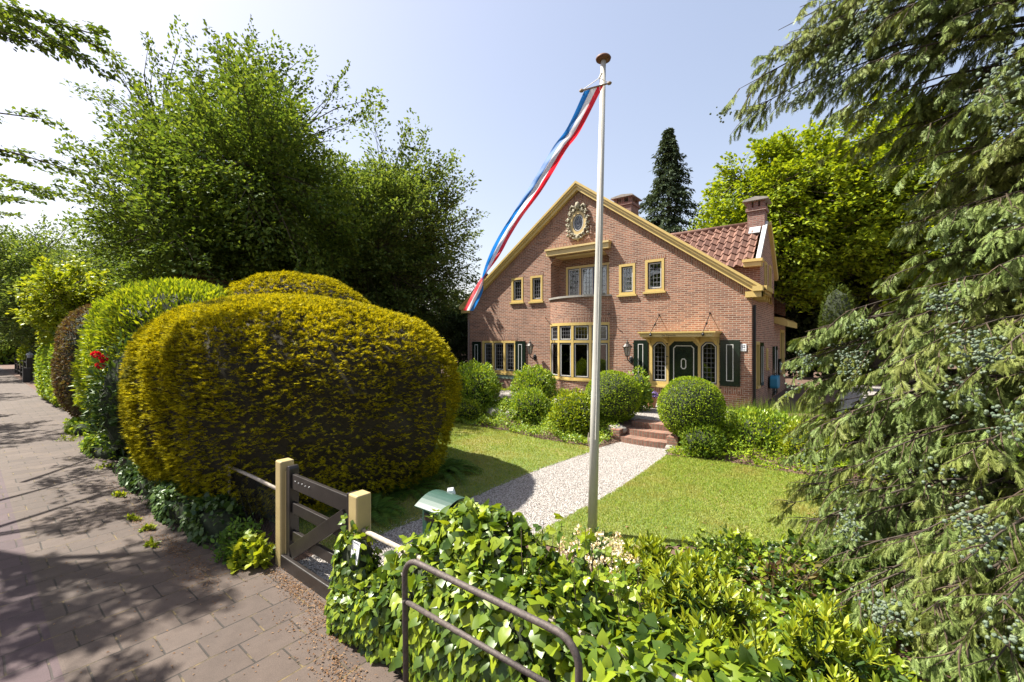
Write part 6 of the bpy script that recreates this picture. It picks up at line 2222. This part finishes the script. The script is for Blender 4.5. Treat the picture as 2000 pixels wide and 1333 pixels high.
cover('ground_cover', 'fresh green ground cover along the lawn edge right of the steps', [(-3.2, 9.3), (-2.1, 9.5), (-.9, 9.45), (3.4, 9.5), (3.4, 12.6), (-2.3, 12.9), (-3.1, 10.9)], 24000, .40, .065, M['l_box'], asp=.42)
cover('house_border', 'thin border plants at the foot of the facade', [(-13.2, 13.5), (-5.6, 13.5), (-5.6, 14.25), (-13.2, 14.25)], 2600, .34, .07, M['l_laurel'])
def tall_grass(name, label, poly, n, hmin, hmax):
    P2 = scatter(poly, n)
    P = np.column_stack([P2, ground_h(P2[:, 0], P2[:, 1])])
    A_ = np.column_stack([rng.normal(0, .3, n), rng.normal(0, .3, n), np.ones(n)])
    lb = LB()
    lb.leaves('blade', P, A_, rdir(n), rng.uniform(hmin, hmax, n), .012)
    return tag(lb.build(name, [M['l_tall']]), label, 'grass', kind='stuff')
tall_grass('tall_grass', 'tall grass in the bed below the house corner', [(-3.0, 9.9), (2.8, 10.0), (3.0, 13.4), (-2.4, 13.6)], 5200, .3, .68)

# ---- bed behind the ivy fence
cover('ivy_ground_cover', 'ivy ground cover across the bed behind the fence', [(-1.95, 4.6), (-1.4, 5.4), (-.4, 6.0), (1.8, 6.6), (1.6, 2.7), (-.9, 2.8), (-1.2, 3.6)], 5200, .30, .075, M['l_ivy'], leaf='ivy', asp=.9)
def rosette_shrub(name, label, c, rad, ns, size, mat, group='yellow-green shrubs behind the fence ivy', asp=.3):
    c = np.array(c, float)
    lb = LB()
    D = rdir(ns)
    D[:, 2] = np.abs(D[:, 2]) + .15
    D = unit(D)
    T = c + D * np.array(rad) * rng.uniform(.6, 1.05, (ns, 1))
    B = c + np.column_stack([D[:, :2] * np.array(rad)[:2] * .3, np.zeros(ns)])
    tubes_np(lb, B, T, np.full(ns, .006), np.full(ns, .003), .08)
    ax_ = unit(D * .5 + [0, 0, 1.0] + rng.normal(0, .15, (ns, 3)))
    k = 11
    ang = np.linspace(0, 2 * PI * 2.0, k)[None] + rng.uniform(0, 6, (ns, 1))
    u = unit(np.cross(ax_, [.3, .5, .1]))
    w_ = np.cross(ax_, u)
    spread = np.linspace(1.1, .25, k)[None, :, None] + rng.uniform(-.15, .15, (ns, k, 1))
    rad_ = u[:, None] * np.cos(ang)[..., None] + w_[:, None] * np.sin(ang)[..., None]
    A_ = ax_[:, None] * .75 + rad_ * spread
    P = T[:, None] - ax_[:, None] * np.linspace(.08, 0, k)[None, :, None]
    N = ax_[:, None] * 1.0 - rad_ * .5 + rng.normal(0, .15, (ns, k, 3))
    sz = size * rng.uniform(.7, 1.25, ns * k)
    lb.leaves('oval', P.reshape(-1, 3), A_.reshape(-1, 3), N.reshape(-1, 3), sz, sz * asp)
    # older leaves lower down
    q = rng.uniform(.35, .95, (ns, 6))
    P = B[:, None] + (T - B)[:, None] * q[..., None]
    lb.leaves('oval', P.reshape(-1, 3), rng.normal(0, 1, (ns * 6, 3)) + [0, 0, .2], rng.normal(0, .4, (ns * 6, 3)) + [0, 0, 1], size * .95, size * .34, 1)
    return tag(lb.build(name, [mat, M['l_ivyd']]), label, 'shrub', group)
rosette_shrub('rosette_shrub', 'upright yellow-green shrub right behind the white flowers', (-1.62, 4.25, 0), (.42, .36, .52), 90, .095, M['l_lime'])
rosette_shrub('rosette_shrub', 'yellow-green leafy shrub in the middle of the fenced bed', (-1.0, 3.75, 0), (.5, .45, .66), 110, .10, M['l_lime'])
rosette_shrub('rosette_shrub', 'yellow-green shrub closest to the fence ivy', (-.62, 3.05, 0), (.48, .36, .66), 100, .09, M['l_lime'])
rosette_shrub('rosette_shrub', 'yellow-green shrub under the lowest cypress branches', (-.15, 3.75, 0), (.45, .4, .6), 90, .09, M['l_lime'])
rosette_shrub('rosette_shrub', 'pale shrub at the bottom right between fence ivy and cypress', (.05, 2.95, 0), (.5, .36, .60), 90, .08, M['l_lime'])
leafy_clump('purple_shoots', 'sparse shrub with purplish new shoots beside the cypress tips', 'shrub', (-.62, 4.9, 0), (.45, .4, .62), 260, .07, M['l_copper'], asp=.4)
leafy_clump('dark_shrub', 'loose dark-leaved shrub in the bed by the lawn edge', 'shrub', (-1.0, 5.2, 0), (.6, .45, .42), 900, .065, M['l_ivy'], asp=.55)
leafy_clump('dark_shrub', 'low dark-leaved shrub beside the lawn under the cypress', 'shrub', (-.1, 5.6, 0), (.6, .4, .45), 900, .07, M['l_ivyd'], asp=.55)
ra = thing('white_azalea', 'azalea with white and fading orange-brown flowers at the flagpole foot', 'azalea', (-2.25, 4.45, 0))
def part_clump(c, rad, n, size, mat, name):
    o = leafy_clump(name, None, None, c, rad, n, size, mat, asp=.42)
    for v in o.data.vertices:
        v.co -= Vector((-2.25, 4.45, 0))
    o.parent = ra
part_clump((-2.22, 4.36, 0), (.42, .32, .36), 700, .06, M['l_ivyd'], 'foliage')
lb = LB()
for k in range(46):
    a = rng.uniform(0, 2 * PI)
    e = rng.uniform(.1, 1.0)
    c = np.array([-2.25 + .40 * math.cos(a) * math.sqrt(1 - e * e) + .25 * rng.uniform(-.3, 1), 4.36 + .28 * math.sin(a) * math.sqrt(1 - e * e) - .15 * rng.uniform(0, 1), (.10 + .28 * e)])
    n = 14
    D = rdir(n)
    lb.leaves('oval', c + D * .018, D + [0, 0, .3], rdir(n), .036, .028)
tag(lb.build('flower', [M['f_white']], ra), kind='stuff')

ra2 = thing('white_azalea', 'azalea covered in white flowers, nearer the fence ivy', 'azalea', (-1.78, 3.85, 0))
def part_clump2(c, rad, n, size, mat, name):
    o = leafy_clump(name, None, None, c, rad, n, size, mat, asp=.42)
    for v in o.data.vertices:
        v.co -= Vector((-1.78, 3.85, 0))
    o.parent = ra2
part_clump2((-1.78, 3.85, 0), (.36, .32, .42), 620, .055, M['l_bush'], 'foliage')
lb = LB()
for k in range(40):
    D1 = rdir(1)[0]
    D1[2] = abs(D1[2])
    c = np.array([-1.80, 3.82, .12]) + D1 * [.34, .32, .34]
    n = 12
    D = rdir(n)
    lb.leaves('oval', c + D * .016, D + [0, 0, .3], rdir(n), .034, .028)
tag(lb.build('flower', [M['f_white']], ra2), kind='stuff')

# ---- lawn, pebbles, litter
grass('lawn_grass', [(LAWN_L, 90000), (LAWN_R, 110000)], 'short mown grass of the front lawn, sun-browned in patches')
lb = LB()
P2 = scatter(PATH, 26000)
d = np.hypot(P2[:, 0], P2[:, 1])
k = rng.uniform(0, 1, len(P2)) < np.clip(9 / (d * d) * 3, 0, 1)
P2 = P2[k]
n = len(P2)
lb.leaves('pebble', np.column_stack([P2, np.full(n, .010)]), np.column_stack([rdir(n)[:, :2], np.zeros(n)]), np.column_stack([rng.normal(0, .2, (n, 2)), np.ones(n)]), rng.uniform(.006, .014, n), rng.uniform(.006, .012, n))
tag(lb.build('loose_pebbles', [M['pebble']]), 'loose pale pebbles on the gravel path', 'gravel', kind='stuff')
lb = LB()
def litter(cx, cy, sx, sy, n):
    P = np.column_stack([rng.normal(cx, sx, n), rng.normal(cy, sy, n), rng.uniform(.004, .02, n)])
    P[:, 1] = np.minimum(P[:, 1], 2.5)
    lb.leaves('leaf', P, rdir(n) * [1, 1, .15], rng.normal(0, .3, (n, 3)) + [0, 0, 1], rng.uniform(.008, .034, n), rng.uniform(.004, .014, n))
litter(-4.3, 2.04, .42, .06, 900)
litter(-3.5, 1.9, .25, .10, 420)
litter(-2.95, 1.72, .2, .07, 320)
litter(-6.4, 1.55, .35, .07, 500)
litter(-7.6, 1.5, .4, .06, 300)
litter(-9.2, 1.6, .6, .06, 260)
litter(-5.4, 1.55, .3, .1, 350)
litter(-2.4, 1.62, .4, .06, 260)
n = 160
P = np.concatenate([np.column_stack([scatter(LAWN_L, n), np.full(n, .03)]), np.column_stack([scatter(LAWN_R, n), np.full(n, .03)])])
lb.leaves('leaf', P, rdir(2 * n) * [1, 1, .2], rng.normal(0, .3, (2 * n, 3)) + [0, 0, 1], rng.uniform(.02, .06, 2 * n), rng.uniform(.01, .03, 2 * n))
n = 500
P = np.column_stack([rng.uniform(-11, -2.5, n), rng.uniform(.5, 1.9, n), np.full(n, .005)])
lb.leaves('leaf', P, rdir(n) * [1, 1, .1], rng.normal(0, .2, (n, 3)) + [0, 0, 1], rng.uniform(.01, .03, n), .01)
tag(lb.build('leaf_litter', [M['litter']]), 'dry brown leaf litter along the edge of the pavement', 'litter', kind='stuff')

# ================================================================== NEIGHBOUR'S DRIVE
def lamp_post(label, x, y):
    t = thing('lamp_pillar', label, 'gate pillar', (x, y, 0), 'black pillars with lantern caps')
    m = MB()
    m.box(x - .13, x + .13, y - .13, y + .13, 0, 1.42)
    m.build('pillar', M['black_wood'], t, bevel=.01)
    m = MB()
    m.lathe((x, y, 1.42), [(.10, 0), (.12, .16), (.17, .17), (.12, .27), (.03, .31), (.01, .36)], 8)
    m.build('lamp_head', M['zinc'], t)
    m = MB()
    m.box(x - .06, x + .06, y - .145, y - .132, 1.0, 1.25)
    m.build('name_plate', M['zinc'], t)
lamp_post('black pillar with lantern cap on the near side of the neighbour drive', -33.6, 2.6)
lamp_post('black pillar with lantern cap and plate on the far side of the drive', -40.0, 2.6)
gx = thing('drive_gate', 'tall dark drive gate leaf standing beside the ivy hedge', 'gate', (-32.4, 2.5, 0))
m = MB()
m.box(-33.3, -31.4, 2.42, 2.46, .12, 1.5)
m.build('gate_panel', plain('grey_gate_panel', (.12, .10, .105), .5), gx)
m = MB()
frame_bars(m, -33.4, -31.3, .06, 1.56, .09, 2.40, 2.48)
m.build('gate_frame', M['black_wood'], gx)
fx = thing('rail_fence', 'low black fence of horizontal rails along the far pavement', 'fence', (-46, 2.6, 0))
for x in (-41, -43.5, -46, -48.5, -51):
    m = MB()
    m.box(x - .06, x + .06, 2.54, 2.66, 0, 1.2)
    m.build('fence_post', M['black_wood'], fx)
for z in (.25, .68, 1.05):
    m = MB()
    m.box(-51, -40.2, 2.57, 2.61, z, z + .07)
    m.build('fence_rail', M['black_wood'], fx)
clipped('far_hedge', 'green hedge closing the far end of the pavement', 'hedge', (-72, 1.0, 1.3), (2, 9, 1.9), 5000, 'leaf', .4, .6, M['l_bush'], pw=4, jit=.05, lump=.08, lump_s=.4, zmin=.02, front=(.9, -.2, .3))
bx = thing('waste_bin', 'dark grey bin standing against the far black pillar', 'bin', (-38.8, 2.2, 0))
m = MB()
m.prism([(-39.0, 0), (-38.65, 0), (-38.6, .78), (-39.05, .78)], 2.25, 2.55)
m.build('body', M['dark_plastic'], bx)
m = MB()
m.box(-39.08, -38.57, 2.23, 2.57, .78, .84)
m.build('lid', M['dark_plastic'], bx)
clipped('white_shrub', 'pale flowering shrub over the far black fence', 'shrub', (-46, 3.6, 1.5), (3.2, 1.0, 1.3), 3000, 'leaf', .2, .6, M['l_laurel'], jit=.12, lump=.1, zmin=.1)

nt_count = sum(len(o.data.polygons) for o in bpy.data.objects if o.type == 'MESH')
print('objects', len(bpy.data.objects), 'faces', nt_count)
